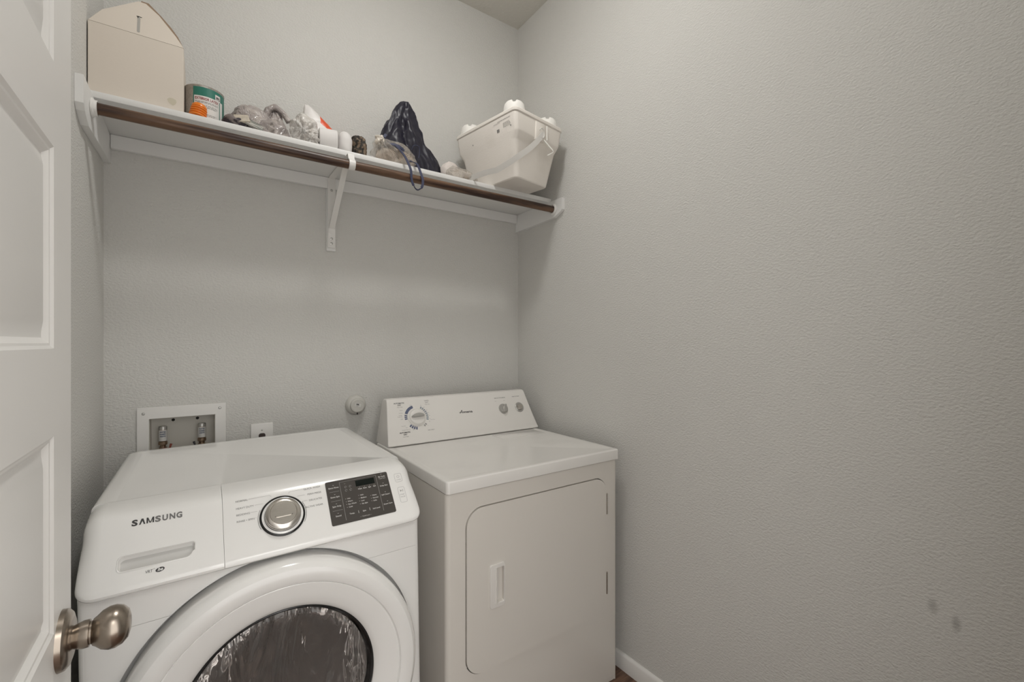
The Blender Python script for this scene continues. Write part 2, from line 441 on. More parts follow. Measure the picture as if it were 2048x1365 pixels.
def build_washer():
    t = thing('washing_machine', 'white front-loading washing machine with round door and dark display, left of the dryer', 'washing machine', (0.16, 1.155, 0.004), (0, radians(-0.9), 0))
    # cabinet
    cab = obj('cabinet', prism(rrect(-0.343, 0.343, 0.0, 0.735, [0.012, 0.012, 0.016, 0.016], 5), 0.02, 0.957, 'Z'), WASH, t)
    cuts = [cutter(lathe([(0, -0.05), (0.3175, -0.05), (0.3175, 0.03), (0.27, 0.031), (0.27, 0.60), (0, 0.60)], 96, 'Y', (0, 0, 0.5265))),
            cutter(boxm(-0.40, 0.40, -0.01, 0.0018, 0.7715, 0.7728)), cutter(boxm(-0.40, 0.40, -0.05, 0.152, 0.848, 1.0))]
    cab.parent = None; boolean(cab, cuts); cab.parent = t
    # lid
    lv = []
    for k in range(6):
        a = pi / 2 * k / 5; e = 0.015 * (1 - cos(a)); lv.append((0.955 if k == 0 else 0.969 + 0.015 * sin(a), -0.343 + e, 0.343 - e, 0.1535, 0.735 - e, [0.036 - e * 0.4, 0.036 - e * 0.4, 0.002, 0.002]))
    lv.insert(1, (0.969, -0.343, 0.343, 0.1535, 0.735, [0.036, 0.036, 0.002, 0.002]))
    lv.append((0.984, -0.343 + 0.034, 0.343 - 0.034, 0.156, 0.735 - 0.034, [0.022, 0.022, 0.002, 0.002]))
    lv.append((0.9822, -0.343 + 0.040, 0.343 - 0.040, 0.160, 0.735 - 0.040, [0.018, 0.018, 0.002, 0.002]))
    bm = loft(lv)
    obj('top_cover', bm, WASH, t, angle=50)
    # hood profile
    prof = [(0.1525, 0.984), (0.125, 0.9835), (0.105, 0.9815), (0.090, 0.9785), (0.079, 0.9745), (0.069, 0.967)]
    B = prof[-1]
    for k in range(1, 9):
        tt = 0.1177 - 0.137 * k / 8; q = WA + WV * tt; prof.append((q.y, q.z))
    prof += [(-0.0242, 0.8605), (-0.0265, 0.8560), (-0.0262, 0.8515), (-0.0225, 0.8480), (-0.0150, 0.8460), (-0.004, 0.8450), (0.02, 0.845), (0.15, 0.845)]
    C = (0.09, 0.915)
    dr = obj('detergent_drawer', pillow(prof, -0.3435, -0.1079, 0.032, 0.0008, C), WASH)
    # recessed grip of the drawer
    sl = bmesh.new()
    pts = rrect(-0.2830, -0.1595, 0.0085, 0.0375, [0.004, 0.009, 0.008, 0.012], 6)
    pts = [(x - (0.004 if (tt < 0.02 and x > -0.2) else 0), tt) for x, tt in pts]
    A = [sl.verts.new(wp(x, a, 0.01)) for x, a in pts]; Bv = [sl.verts.new(wp(x, a, -0.0005)) for x, a in pts]
    cx, ct = -0.221, 0.022
    Cv = [sl.verts.new(wp(cx + (x - cx) * 0.955, ct + (a - ct) * 0.80 - 0.001, -0.010)) for x, a in pts]
    sl.faces.new(A); sl.faces.new(Cv[::-1]); n = len(pts)
    for X, Y in ((A, Bv), (Bv, Cv)):
        for i in range(n): sl.faces.new((X[i], Y[i], Y[(i + 1) % n], X[(i + 1) % n]))
    bmesh.ops.recalc_face_normals(sl, faces=sl.faces)
    boolean(dr, [cutter(sl)]); dr.parent = t
    rim = bmesh.new()
    o2 = [(cx + (x - cx) * 1.035, ct + (a - ct) * 1.16 - 0.001) for x, a in pts]
    R0 = [rim.verts.new(wp(x, a, 0.0002)) for x, a in o2]; R1 = [rim.verts.new(wp(cx + (x - cx) * 1.018, ct + (a - ct) * 1.08 - 0.0005, 0.0011)) for x, a in pts]; R2 = [rim.verts.new(wp(x, a, 0.0)) for x, a in pts]
    for X, Y in ((R0, R1), (R1, R2)):
        for i in range(n): rim.faces.new((X[i], X[(i + 1) % n], Y[(i + 1) % n], Y[i]))
    obj('drawer_grip', rim, WASH, dr, angle=60)
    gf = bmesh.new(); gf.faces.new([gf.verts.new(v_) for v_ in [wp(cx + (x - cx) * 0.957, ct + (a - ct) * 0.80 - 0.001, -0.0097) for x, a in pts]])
    obj('grip_floor', gf, WASHD, dr, smooth=False)  # sheet over the recess floor, carries the painted shade
    pn = obj('control_panel', pillow(prof, -0.1074, 0.3435, 0.0008, 0.032, C), WASH, t)
    # display
    dz = obj('display_panel', prismP(rrect(0.1141, 0.2757, -0.001, 0.1147, 0.004, 4), 0.0, 0.0012), PANELM, t)
    dz['label'] = 'dark grey touch display'
    L = Text(); u, v = WU, WV
    def word(s, x, tt, size, m, **k): L.word(s, wp(x, tt, k.pop('n', 0.0)), u, v, size, m, **k)
    def ln(x0, t0, x1, t1, w, m, n=0.0): L.line(wp(x0, t0, n), wp(x1, t1, n), w, WN, m)
    # display marks
    D = Text()
    def dw(s, x, tt, size, m=PALEINK, **k): D.word(s, wp(x, tt, 0.0013), u, v, size, m, **k)
    def dl(x0, t0, x1, t1, w, m=PALEINK): D.line(wp(x0, t0, 0.0013), wp(x1, t1, 0.0013), w, WN, m)
    D.poly([wp(*q, 0.0013) for q in ((0.1880, 0.1050), (0.1880, 0.0885), (0.2376, 0.0885), (0.2376, 0.1050))], LCD, WN)
    for i, s in enumerate(('Extra Rinse', 'Extra Spin', 'Spin Only', 'Sound')):
        y = 0.0945 - 0.0250 * i
        dw(s, 0.1325, y, 0.0054, align='CENTER', bold=0.0001); dl(0.131, y + 0.0085, 0.134, y + 0.0085, 0.0008)
        if i < 3: dl(0.121, y - 0.009, 0.145, y - 0.009, 0.0006, FAINT)
    for i, s in enumerate(('My Cycle', 'Delay End', 'Self Clean+', 'Smart Care')):
        y = (0.1015, 0.0750, 0.0495, 0.0235)[i]
        dw(s, 0.2590, y, 0.0050, align='CENTER', bold=0.0001); dl(0.2575, y + 0.0085, 0.2605, y + 0.0085, 0.0008)
        if i == 0: dw('*Cycle Save', 0.2590, y - 0.005, 0.0040, align='CENTER')
    dl(0.1485, 0.006, 0.1485, 0.108, 0.0007, FAINT); dl(0.2440, 0.009, 0.2440, 0.110, 0.0007, FAINT); dl(0.1485, 0.108, 0.2440, 0.110, 0.0005, FAINT)
    for i, s in enumerate(('Wash', 'Rinse', 'Spin', 'End')):
        x = 0.1965 + 0.0128 * i; dw(s, x, 0.0790, 0.0042, align='CENTER', bold=0.00015); dl(x - 0.0008, 0.0848, x + 0.0008, 0.0848, 0.0009)
    for x, col in ((0.1605, ('Hot', 'Warm', 'Eco Warm', 'Cold')), (0.1935, ('High', 'Medium', 'Low', 'No Spin')), (0.2235, ('Heavy', 'Normal', 'Light'))):
        for i, s in enumerate(col):
            y = 0.0590 - 0.0075 * i
            if x > 0.22: y = 0.0545 - 0.0075 * i
            if 0.19 < x < 0.2: y = 0.0615 - 0.0078 * i
            dw(s, x, y, 0.0046, bold=0.0001); dl(x - 0.0045, y + 0.0016, x - 0.0033, y + 0.0016, 0.0012)
    for s, x in (('Temp.', 0.1655), ('Spin', 0.1960), ('Soil Level', 0.2270)): dw(s, x, 0.0185, 0.0050, align='CENTER', bold=0.0001)
    dl(0.1815, 0.017, 0.1815, 0.024, 0.0009); dl(0.2100, 0.018, 0.2100, 0.025, 0.0009)
    dw('\u2014 *Child Lock \u2014', 0.197, 0.0055, 0.0040, align='CENTER')
    for i in range(2):
        for j in range(2):
            c = wp(0.1620 + 0.0115 * i, 0.0925 - 0.0095 * j, 0.0013); D.arc(c, u, v, 0.0022, 0.0030, 0, 300, FAINT, 8)
    dw('AC', 0.159, 0.1010, 0.0032, FAINT)
    D.build(dz)
    # dial captions
    left = (('NORMAL', 0.1065), ('HEAVY DUTY', 0.0890), ('BEDDING', 0.0735), ('RINSE \u2022 SPIN', 0.0580))
    right = (('QUICK WASH', 0.1065), ('PERM PRESS', 0.0912), ('DELICATES', 0.0755), ('ACTIVE WEAR', 0.0592))
    wl = {'NORMAL': 0.0240, 'HEAVY DUTY': 0.0355, 'BEDDING': 0.0265, 'RINSE \u2022 SPIN': 0.0345}
    for s, y in left:
        word(s, -0.0822, y - 0.0005, 0.0062, GREYINK, width=wl[s]); 
    ln(-0.0560, 0.1090, -0.012, 0.1090, 0.0005, FAINT); ln(-0.012, 0.1090, -0.009, 0.1055, 0.0005, FAINT)
    ln(-0.0445, 0.0912, -0.0270, 0.0912, 0.0005, FAINT); ln(-0.0540, 0.0756, -0.0400, 0.0756, 0.0005, FAINT); ln(-0.0455, 0.0602, -0.0425, 0.0602, 0.0005, FAINT)
    for s, y in right:
        word(s, 0.1022, y - 0.0005, 0.0062, GREYINK, align='RIGHT')
    ln(0.0640, 0.1090, 0.0310, 0.1090, 0.0005, FAINT); ln(0.0310, 0.1090, 0.0290, 0.1045, 0.0005, FAINT)
    ln(0.0640, 0.0935, 0.0470, 0.0935, 0.0005, FAINT); ln(0.0680, 0.0780, 0.0560, 0.0780, 0.0005, FAINT); ln(0.0640, 0.0615, 0.0605, 0.0615, 0.0005, FAINT)
    DC = (0.0110, 0.0525)
    L.arc(wp(*DC), u, v, 0.0508, 0.0518, -30, 28, GREYINK, 14); L.arc(wp(*DC), u, v, 0.0508, 0.0518, 152, 205, GREYINK, 14)
    # power and start keys
    for (x0, x1, y0, y1) in ((0.2940, 0.3135, 0.0790, 0.1035), (0.2940, 0.3125, 0.0195, 0.0630)):
        q = rrect(x0, x1, y0, y1, 0.004, 5)
        for i in range(len(q)):
            a, b = q[i], q[(i + 1) % len(q)]
            if (Vector(a) - Vector(b)).length > 1e-5: ln(*a, *b, 0.0006, FAINT)
    L.arc(wp(0.3037, 0.0945), u, v, 0.0032, 0.0038, 120, 420, FAINT, 14); ln(0.3037, 0.0950, 0.3037, 0.1000, 0.0006, FAINT)
    word('POWER', 0.3037, 0.0838, 0.0036, FAINT, align='CENTER')
    L.poly([wp(*q) for q in ((0.2998, 0.0560), (0.2998, 0.0495), (0.3040, 0.0527))], FAINT, WN); ln(0.3055, 0.0495, 0.3055, 0.056, 0.0008, FAINT); ln(0.3075, 0.0495, 0.3075, 0.056, 0.0008, FAINT)
    word('START', 0.3032, 0.0400, 0.0046, FAINT, align='CENTER'); word('PAUSE', 0.3032, 0.0335, 0.0046, FAINT, align='CENTER')
    word('*3 sec. Hold', 0.2440, 0.1180, 0.0036, FAINT)
    L.build(pn)
    # brand name and marks on the drawer
    M = Text()
    def mw(s, x, tt, size, m, **k): M.word(s, wp(x, tt, 0.0), u, v, size, m, **k)
    word_w = 0.0845
    # letters laid one by one; the A has no crossbar
    cap = 0.0125
    lets = [('S', 0.0, 0.0098), ('A', 0.0118, 0.0105), ('M', 0.0240, 0.0125), ('S', 0.0382, 0.0098), ('U', 0.0500, 0.0096), ('N', 0.0620, 0.0100), ('G', 0.0742, 0.0103)]
    def stroke(pts, w, m):
        for a, b in zip(pts, pts[1:]): M.line(wp(*a, 0.0), wp(*b, 0.0), w, WN, m)
    X0, T0 = -0.2660, 0.0970
    for i, (ch, dx, w) in enumerate(lets):
        m = INK if i < 3 else GREYINK
        if ch == 'A':
            a = X0 + dx
            M.poly([wp(*q) for q in ((a, T0), (a + 0.0026, T0), (a + w / 2 + 0.0003, T0 + cap * 0.62), (a + w / 2, T0 + cap), (a + w / 2 - 0.0016, T0 + cap))], m, WN)
            M.poly([wp(*q) for q in ((a + w, T0), (a + w / 2 + 0.0016, T0 + cap), (a + w / 2, T0 + cap), (a + w / 2 + 0.0003, T0 + cap * 0.62), (a + w - 0.0026, T0))], m, WN)
        elif ch == 'M':
            a = X0 + dx; q_ = 0.0026
            for pl in (((a, T0), (a + q_, T0), (a + q_, T0 + cap), (a, T0 + cap)), ((a + w - q_, T0), (a + w, T0), (a + w, T0 + cap), (a + w - q_, T0 + cap)),
                       ((a + q_, T0 + cap), (a + 0.0012, T0 + cap), (a + w / 2 - 0.0012, T0), (a + w / 2 + 0.0004, T0 + 0.0012)), ((a + w - 0.0012, T0 + cap), (a + w - q_, T0 + cap), (a + w / 2 - 0.0004, T0 + 0.0012), (a + w / 2 + 0.0012, T0))):
                M.poly([wp(*p) for p in pl], m, WN)
        else:
            mw(ch, X0 + dx, T0, 0.0175, m, width=w, bold=0.0007)
    mw('VRT', -0.2398, -0.0062, 0.0082, INK, width=0.0115); mw('TM', -0.2280, -0.0015, 0.0025, GREYINK)
    # round 'he' emblem
    c = (-0.2165, -0.0045)
    q = [(c[0] + 0.0072 * cos(a) + 0.0012 * sin(a), c[1] + 0.0046 * sin(a)) for a in [2 * pi * k / 24 for k in range(24)]]
    M.poly([wp(*p) for p in q], INK, WN)
    M.word('he', wp(c[0], c[1] - 0.0024, 0.0002), u, v, 0.0085, WASH, align='CENTER', shear=0.3, bold=0.00025, lift=0.0005)
    M.build(dr)
    # dial
    k = bpy.data.objects.new('dial', None)
    dm = Matrix(((1, 0, 0), (0, WV.y, WN.y), (0, WV.z, WN.z))).to_4x4()
    def place(bm):
        for vtx in bm.verts:
            p = vtx.co.copy(); vtx.co = wp(DC[0], DC[1]) + WU * p.x + WV * p.y + WN * p.z
        return bm
    kn = obj('cycle_dial', place(lathe([(0.0455, 0.0), (0.0455, 0.003), (0.0440, 0.0036), (0.0, 0.0036)], 64, 'Z')), WASH, t)
    obj('dial_ring', place(lathe([(0.0485, 0.0), (0.0485, 0.0026), (0.0478, 0.0034), (0.0465, 0.0038), (0.0450, 0.0042), (0.0440, 0.0036)], 64, 'Z')), BLK, kn)
    obj('dial_shadow_gap', place(lathe([(0.0388, 0.0036), (0.0388, 0.0050), (0.0378, 0.0052)], 64, 'Z')), BLK, kn)
    cb = place(lathe([(0.0382, 0.0050), (0.0380, 0.0140), (0.0368, 0.0175), (0.0340, 0.0195), (0.0290, 0.0205), (0.0283, 0.0198), (0.0276, 0.0205), (0.0, 0.0212)], 64, 'Z'))
    cp = obj('dial_cap', cb, CHROME, kn); cp['label'] = 'brushed metal dial cap'
    gb = bmesh.new()
    pts = [(0.0190 * cos(a), -0.008 + 0.0050 * sin(a) + 0.0028 * (1 - (cos(a)) ** 2) * (1 if sin(a) < 0 else 0.2)) for a in [2 * pi * i / 28 for i in range(28)]]
    g0 = [gb.verts.new((x, y, 0.0206)) for x, y in pts]; g1 = [gb.verts.new((x * 0.92, y + 0.0004, 0.0232)) for x, y in pts]
    gb.faces.new(g1)
    for i in range(28): gb.faces.new((g0[i], g0[(i + 1) % 28], g1[(i + 1) % 28], g1[i]))
    obj('dial_pointer', place(gb), CHROME, cp)
    bpy.data.objects.remove(k)
    # door
    c = (0, 0, 0.5265)
    dr_ = obj('door', lathe([(0.306, 0.025), (0.3095, 0.0), (0.3110, -0.028), (0.3105, -0.040), (0.3055, -0.051), (0.297, -0.0585), (0.284, -0.0615), (0.270, -0.0605), (0.2645, -0.0580), (0.2625, -0.0545), (0.2610, -0.0530), (0.2595, -0.0540), (0.235, -0.0500), (0.215, -0.0440), (0.206, -0.0385), (0.2025, -0.0340), (0.2020, -0.020), (0.2020, 0.025)], 128, 'Y', c), WASH, t, angle=25)
    rg = obj('door_seal', lathe([(0.2022, -0.031), (0.1990, -0.0335), (0.1955, -0.031), (0.1940, -0.020), (0.1900, 0.004), (0.1900, 0.02), (0.2018, 0.02)], 96, 'Y', c), BLK, dr_)
    gm = bpy.data.materials.new('door_glass'); gm.use_nodes = True
    b = gm.node_tree.nodes['Principled BSDF']; b.inputs['Transmission Weight'].default_value = 0.9; b.inputs['Roughness'].default_value = 0.03
    b.inputs['Base Color'].default_value = (0.66, 0.61, 0.58, 1); b.inputs['IOR'].default_value = 1.5
    nt = gm.node_tree; tc = nt.nodes.new('ShaderNodeTexCoord'); mp = nt.nodes.new('ShaderNodeMapping'); mp.inputs['Scale'].default_value = (9, 7, 1.8)
    nz = nt.nodes.new('ShaderNodeTexNoise'); nz.inputs['Scale'].default_value = 1.0; nz.inputs['Distortion'].default_value = 1.6; nz.inputs['Detail'].default_value = 3
    bp = nt.nodes.new('ShaderNodeBump'); bp.inputs['Strength'].default_value = 0.9; bp.inputs['Distance'].default_value = 0.035
    nt.links.new(tc.outputs['Object'], mp.inputs[0]); nt.links.new(mp.outputs[0], nz.inputs[0]); nt.links.new(nz.outputs[0], bp.inputs['Height']); nt.links.new(bp.outputs[0], b.inputs['Normal'])
    obj('door_glass', lathe([(0, -0.006), (0.05, -0.007), (0.10, -0.0105), (0.15, -0.017), (0.180, -0.022), (0.1895, -0.018), (0.1870, 0.015), (0.175, 0.040), (0.145, 0.060), (0.08, 0.072), (0, 0.075)], 96, 'Y', c), gm, dr_, angle=60)
    obj('gasket', lathe([(0.265, 0.028), (0.262, 0.045), (0.235, 0.050), (0.225, 0.070), (0.235, 0.095), (0.262, 0.10)], 96, 'Y', c), GASKET, t)
    dm_ = obj('drum', lathe([(0.225, 0.102), (0.262, 0.104), (0.266, 0.12), (0.266, 0.52), (0.24, 0.55), (0.1, 0.56), (0, 0.56)], 96, 'Y', c), STEEL, t)
    for a in (80, 200, 320):
        fb = bmesh.new()
        a = radians(a)
        pr = [(-0.03, 0.262), (-0.018, 0.225), (0, 0.212), (0.018, 0.225), (0.03, 0.262)]
        A0 = [fb.verts.new((x * cos(a) + r * sin(a), 0.14, 0.53 - x * sin(a) + r * cos(a))) for x, r in pr]
        A1 = [fb.verts.new((x * cos(a) + r * sin(a), 0.50, 0.53 - x * sin(a) + r * cos(a))) for x, r in pr]
        for i in range(4): fb.faces.new((A0[i], A0[i + 1], A1[i + 1], A1[i]))
        fb.faces.new(A0); fb.faces.new(A1[::-1])
        obj('drum_fin', fb, GASKET, dm_)
    for x in (-0.29, 0.29):
        for y in (0.06, 0.67): obj('foot', lathe([(0, -0.004), (0.022, -0.004), (0.022, 0.012), (0.012, 0.016), (0.012, 0.03), (0, 0.03)], 20, 'Z', (x, y, 0)), BLK, t)
def prismP(pts, n0, n1):
    bm = bmesh.new()
    A = [bm.verts.new(wp(x, a, n0)) for x, a in pts]; B = [bm.verts.new(wp(x, a, n1)) for x, a in pts]
    bm.faces.new(A); bm.faces.new(B)
    for i in range(len(pts)): bm.faces.new((A[i], A[(i + 1) % len(pts)], B[(i + 1) % len(pts)], B[i]))
    return bm

# ------------------------------------------------------------------ dryer
def build_dryer():
    OX, OY = 0.982, 1.217
    t = thing('clothes_dryer', 'white clothes dryer with square door and slanted rear console, right of the washing machine', 'dryer', (OX, OY, 0))
    x0, x1 = 0.607 - OX, 1.357 - OX
    cab = obj('cabinet', prism(rrect(x0, x1, 0.008, 0.665, [0.01, 0.01, 0.016, 0.016], 6), 0.0, 0.8715, 'Z'), DRY)
    dx0, dx1, dz0, dz1 = 0.675 - OX, 1.2925 - OX, 0.2865, 0.8115
    boolean(cab, [cutter(prism(rrect(dx0 - 0.0032, dx1 + 0.0032, dz0 - 0.0032, dz1 + 0.0032, 0.061, 10), -0.01, 0.034, 'Y')), cutter(boxm(x0 + 0.012, x1 - 0.012, -0.05, 0.012, -0.05, 0.02))])
    cab.parent = t
    # lid
    X0, X1 = 0.6045 - OX, 1.3610 - OX
    lv = [(0.875, X0, X1, 0.0, 0.665, 0.012), (0.9085, X0, X1, 0.0, 0.665, 0.012), (0.9115, X0 + 0.0012, X1 - 0.0012, 0.0012, 0.6638, 0.0112), (0.9130, X0 + 0.0035, X1 - 0.0035, 0.0035, 0.6615, 0.0095), (0.9135, X0 + 0.006, X1 - 0.006, 0.006, 0.659, 0.008),
          (0.9135, X0 + 0.022, X1 - 0.022, 0.020, 0.645, 0.014), (0.9115, X0 + 0.030, X1 - 0.030, 0.028, 0.637, 0.012)]
    bm = loft(lv)
    dm = mat('dryer_top_enamel', (0.82, 0.80, 0.77), 0.2); mottle(dm, (0.74, 0.72, 0.69), 7, 0.5, ONE, 0.55, 0.8)
    obj('top_panel', bm, dm, t, angle=40)
    # lint filter flap, flush in the top near the console
    obj('lint_flap', boxm(1.085 - OX, 1.325 - OX, 0.42, 0.515, 0.910, 0.9126, 0.0008, 2), dm, t)
    # door
    dp = prism(rrect(dx0, dx1, dz0, dz1, 0.058, 10), 0.004, 0.033, 'Y')
    fr = min(dp.faces, key=lambda f: f.calc_center_median().y)
    bmesh.ops.bevel(dp, geom=list(fr.edges), offset=0.003, segments=3, profile=0.5, affect='EDGES')
    door = obj('door', dp, DRY)
    hx0, hx1, hz0, hz1 = 0.758 - OX, 0.8145 - OX, 0.478, 0.617
    def cupc():
        b = bmesh.new(); p = rrect(hx0 + 0.024, hx1 - 0.003, hz0 + 0.008, hz1 - 0.008, 0.003, 4); c = ((hx0 + 0.024 + hx1) / 2, (hz0 + hz1) / 2)
        A = [b.verts.new((x, -0.02, z)) for x, z in p]; B = [b.verts.new((x, 0.0135, c[1] + (z - c[1]) * 0.90)) for x, z in p]
        b.faces.new(A); b.faces.new(B[::-1]); n = len(p)
        for i in range(n): b.faces.new((A[i], B[i], B[(i + 1) % n], A[(i + 1) % n]))
        bmesh.ops.recalc_face_normals(b, faces=b.faces); return b
    boolean(door, [cutter(cupc())]); door.parent = t
    hb = prism(rrect(hx0, hx1, hz0, hz1, 0.006, 5), -0.0005, 0.0045, 'Y')
    fr = min(hb.faces, key=lambda f: f.calc_center_median().y)
    bmesh.ops.bevel(hb, geom=list(fr.edges), offset=0.0022, segments=3, profile=0.5, affect='EDGES')
    h = obj('door_handle', hb, DRYC); boolean(h, [cutter(cupc())]); h.parent = door
    lip = prism([(hx0 + 0.0215, -0.004), (hx0 + 0.0265, -0.002), (hx0 + 0.027, 0.002), (hx0 + 0.0205, 0.002)], hz0 + 0.010, hz1 - 0.010, 'Z')
    obj('handle_lip', lip, DRYC, door)
    for a, b in ((0.667, 0.749), (0.357, 0.443)):
        hg = bmesh.new(); n = 5
        for i in range(n):
            za, zb = a + (b - a) * i / n, a + (b - a) * (i + 1) / n
            tube([(1.2945 - OX, 0.0035, za + 0.0008), (1.2945 - OX, 0.0035, zb - 0.0008)], 0.0038, 10, hg)
        obj('hinge', hg, CHROME, t)
    # console: slanted face from A to B in the y-z plane
    A = Vector((0, 1.752 - OY, H - 0.403)); B = Vector((0, 1.838 - OY, H - 0.236)); V = (B - A).normalized(); N = Vector((0, -V.z, V.y))
    def cp(x, s, n=0.0): return A + Vector((x - OX, 0, 0)) + V * s + N * n
    prof = [(A.y + 0.0010, 0.9145), (A.y - 0.0010, 0.9165), (A.y - 0.0012, 0.9195), (A.y + 0.003, 0.9255), (A.y - 0.0005 + 0.001, A.z)]
    prof = [(A.y + 0.002, 0.9145), (A.y - 0.0055, 0.9165), (A.y - 0.0065, 0.9200), (A.y - 0.001, 0.9275)] + [((A + V * s).y, (A + V * s).z) for s in (0.006, 0.06, 0.12, 0.176)] + \
           [((A + V * 0.185).y + 0.0012, (A + V * 0.185).z), (B.y + 0.0075, B.z + 0.0005), (B.y + 0.014, B.z + 0.001), (B.y + 0.040, B.z - 0.001), (B.y + 0.050, B.z - 0.006), (B.y + 0.056, B.z - 0.016), (B.y + 0.062, 0.9145)]
    bmc = bmesh.new()
    def sec(off, inset):
        cy, cz = A.y + 0.07, 0.99; ring = []
        for y, z in prof:
            k = (z - 0.9145) / (B.z - 0.9145)
            xl = 0.6095 + 0.0235 * k; xr = 1.3685 - 0.0265 * k
            x = (xl + off) if off >= 0 else (xr + off + 1e-9)
            d = sqrt((cy - y) ** 2 + (cz - z) ** 2); q = inset / d
            zz = z + (cz - z) * q if z > 0.917 else z
            ring.append(bmc.verts.new((x - OX, y + (cy - y) * q, zz)))
        return ring
    r = 0.007
    secs = [sec(r * (1 - cos(pi / 2 * k / 5)), r * (1 - sin(pi / 2 * k / 5))) for k in range(6)] + [sec(-r * (1 - cos(pi / 2 * k / 5)) - 1e-6, r * (1 - sin(pi / 2 * k / 5))) for k in range(5, -1, -1)]
    n = len(prof)
    for a, b in zip(secs, secs[1:]):
        for i in range(n): bmc.faces.new((a[i], a[(i + 1) % n], b[(i + 1) % n], b[i]))
    bmc.faces.new(secs[0]); bmc.faces.new(secs[-1][::-1])
    con = obj('console', bmc, DRYC, t, angle=28)
    U = Vector((1, 0, 0))
    L = Text()
    def w(s, x, y, size, m=GREYINK, **k): L.word(s, cp(x, y), U, V, size, m, **k)
    DCx, DCy = 0.7515, 0.0985
    w('AUTOMATIC', 0.6835, 0.1640, 0.0080, INK, align='CENTER', bold=0.0002); w('DRY', 0.6835, 0.1555, 0.0080, INK, align='CENTER', bold=0.0002); w('High Heat', 0.6845, 0.1475, 0.0060, FAINT, align='CENTER')
    w('AUTOMATIC', 0.6880, 0.0350, 0.0080, INK, align='CENTER', bold=0.0003); w('DRY', 0.6880, 0.0265, 0.0080, INK, align='CENTER', bold=0.0003); w('Low Heat', 0.6885, 0.0185, 0.0060, GREYINK, align='CENTER')
    w('TIMED', 0.8085, 0.1665, 0.0075, GREYINK, align='CENTER'); w('DRY', 0.8085, 0.1585, 0.0075, GREYINK, align='CENTER'); w('High Heat', 0.8095, 0.1510, 0.0055, FAINT, align='CENTER')
    w('AIR ONLY', 0.8045, 0.0345, 0.0068, GREYINK, align='CENTER')
    for s, x, y in (('Heavy', 0.694, 0.1330), ('Normal', 0.692, 0.1210), ('Energy', 0.688, 0.1110), ('Preferred', 0.688, 0.1045), ('Light', 0.689, 0.0945), ('Very Dry', 0.696, 0.0640), ('Dry', 0.703, 0.0560), ('Energy Preferred', 0.713, 0.0470)):
        w(s, x, y, 0.0052, FAINT, align='RIGHT')
    w('Press Care', 0.811, 0.0800, 0.0045, FAINT); w('OFF', 0.7325, 0.1515, 0.0055, FAINT, align='CENTER')
    for s, a in (('80', 62), ('70', 46), ('60', 30), ('50', 16), ('40', 3), ('30', -12), ('20', -24), ('10', -45), ('OFF', -115)):
        w(s, DCx + 0.058 * cos(radians(a)), DCy + 0.058 * sin(radians(a)) - 0.002, 0.0048, FAINT, align='CENTER')
    c = cp(DCx, DCy)
    L.arc(c, U, V, 0.0425, 0.0545, 103, 158, BLUEINK, 14)
    for a in (163, 172, 181): L.arc(c, U, V, 0.0425, 0.0545, a, a + 6.5, BLUEINK, 3)
    for i, a in enumerate((222, 233, 244, 255)): L.arc(c, U, V, 0.0425, 0.0545, a, a + 8, BLUEINK, 3)
    for i in range(8): L.arc(c, U, V, 0.0425, 0.0525, -19 + i * 10.5, -19 + i * 10.5 + 7.5, BLUEPALE, 3)
    for a in (-58, -48): L.arc(c, U, V, 0.0440, 0.0525, a, a + 7, PALEINK if False else FAINT, 3)
    # brand name: large slanted A then small letters
    xa, ya = 0.9560, 0.0955
    L.poly([cp(*q) for q in ((xa, ya), (xa + 0.0035, ya), (xa + 0.0150, ya + 0.0150), (xa + 0.0120, ya + 0.0150))], INK, N)
    L.poly([cp(*q) for q in ((xa + 0.0120, ya + 0.0150), (xa + 0.0150, ya + 0.0150), (xa + 0.0158, ya), (xa + 0.0128, ya))], INK, N)
    L.poly([cp(*q) for q in ((xa - 0.0030, ya + 0.0045), (xa - 0.0010, ya + 0.0062), (xa + 0.0150, ya + 0.0062), (xa + 0.0150, ya + 0.0040))], INK, N, 0.0005)
    w('mana', xa + 0.0175, ya + 0.0005, 0.0150, INK, width=0.0490, bold=0.0004)
    w('END OF CYCLE SIGNAL', 1.1890, 0.1520, 0.0060, GREYINK, align='CENTER', bold=0.0001)
    w('PUSH TO START', 1.2830, 0.1530, 0.0060, GREYINK, align='CENTER', bold=0.0001)
    w('ON', 1.2090, 0.1380, 0.0045, FAINT, align='CENTER'); w('OFF', 1.1600, 0.1370, 0.0045, FAINT, align='CENTER')
    L.build(con)
    def put(bm, x, s):
        for q in bm.verts:
            p = q.co.copy(); q.co = cp(x, s) + U * p.x + V * p.y + N * p.z
        return bm
    def grip(bm, L_, w0, z0, z1, ang, asym=0.0):
        n = 28; c_, s_ = cos(radians(ang)), sin(radians(ang))
        rings = []
        for zz, k in ((z0, 1.0), (z0 + (z1 - z0) * 0.75, 0.93), (z1, 0.80)):
            ring = []
            for i in range(n):
                a = 2 * pi * i / n; x = L_ * cos(a) * k; y = w0 * (abs(sin(a)) ** 0.8) * (1 if sin(a) > 0 else -1) * k * (1 - 0.35 * (abs(cos(a)) ** 3)) + asym * (1 - cos(a) ** 2)
                ring.append(bm.verts.new((x * c_ - y * s_, x * s_ + y * c_, zz)))
            rings.append(ring)
        for a, b in zip(rings, rings[1:]):
            for i in range(n): bm.faces.new((a[i], a[(i + 1) % n], b[(i + 1) % n], b[i]))
        bm.faces.new(rings[-1]); return bm
    kn = obj('timer_knob', put(lathe([(0.0400, 0), (0.0400, 0.003), (0.0385, 0.0045), (0.0365, 0.0048), (0.0325, 0.0110), (0.0300, 0.0125), (0, 0.0130)], 64, 'Z'), DCx, DCy), DRYC, con)
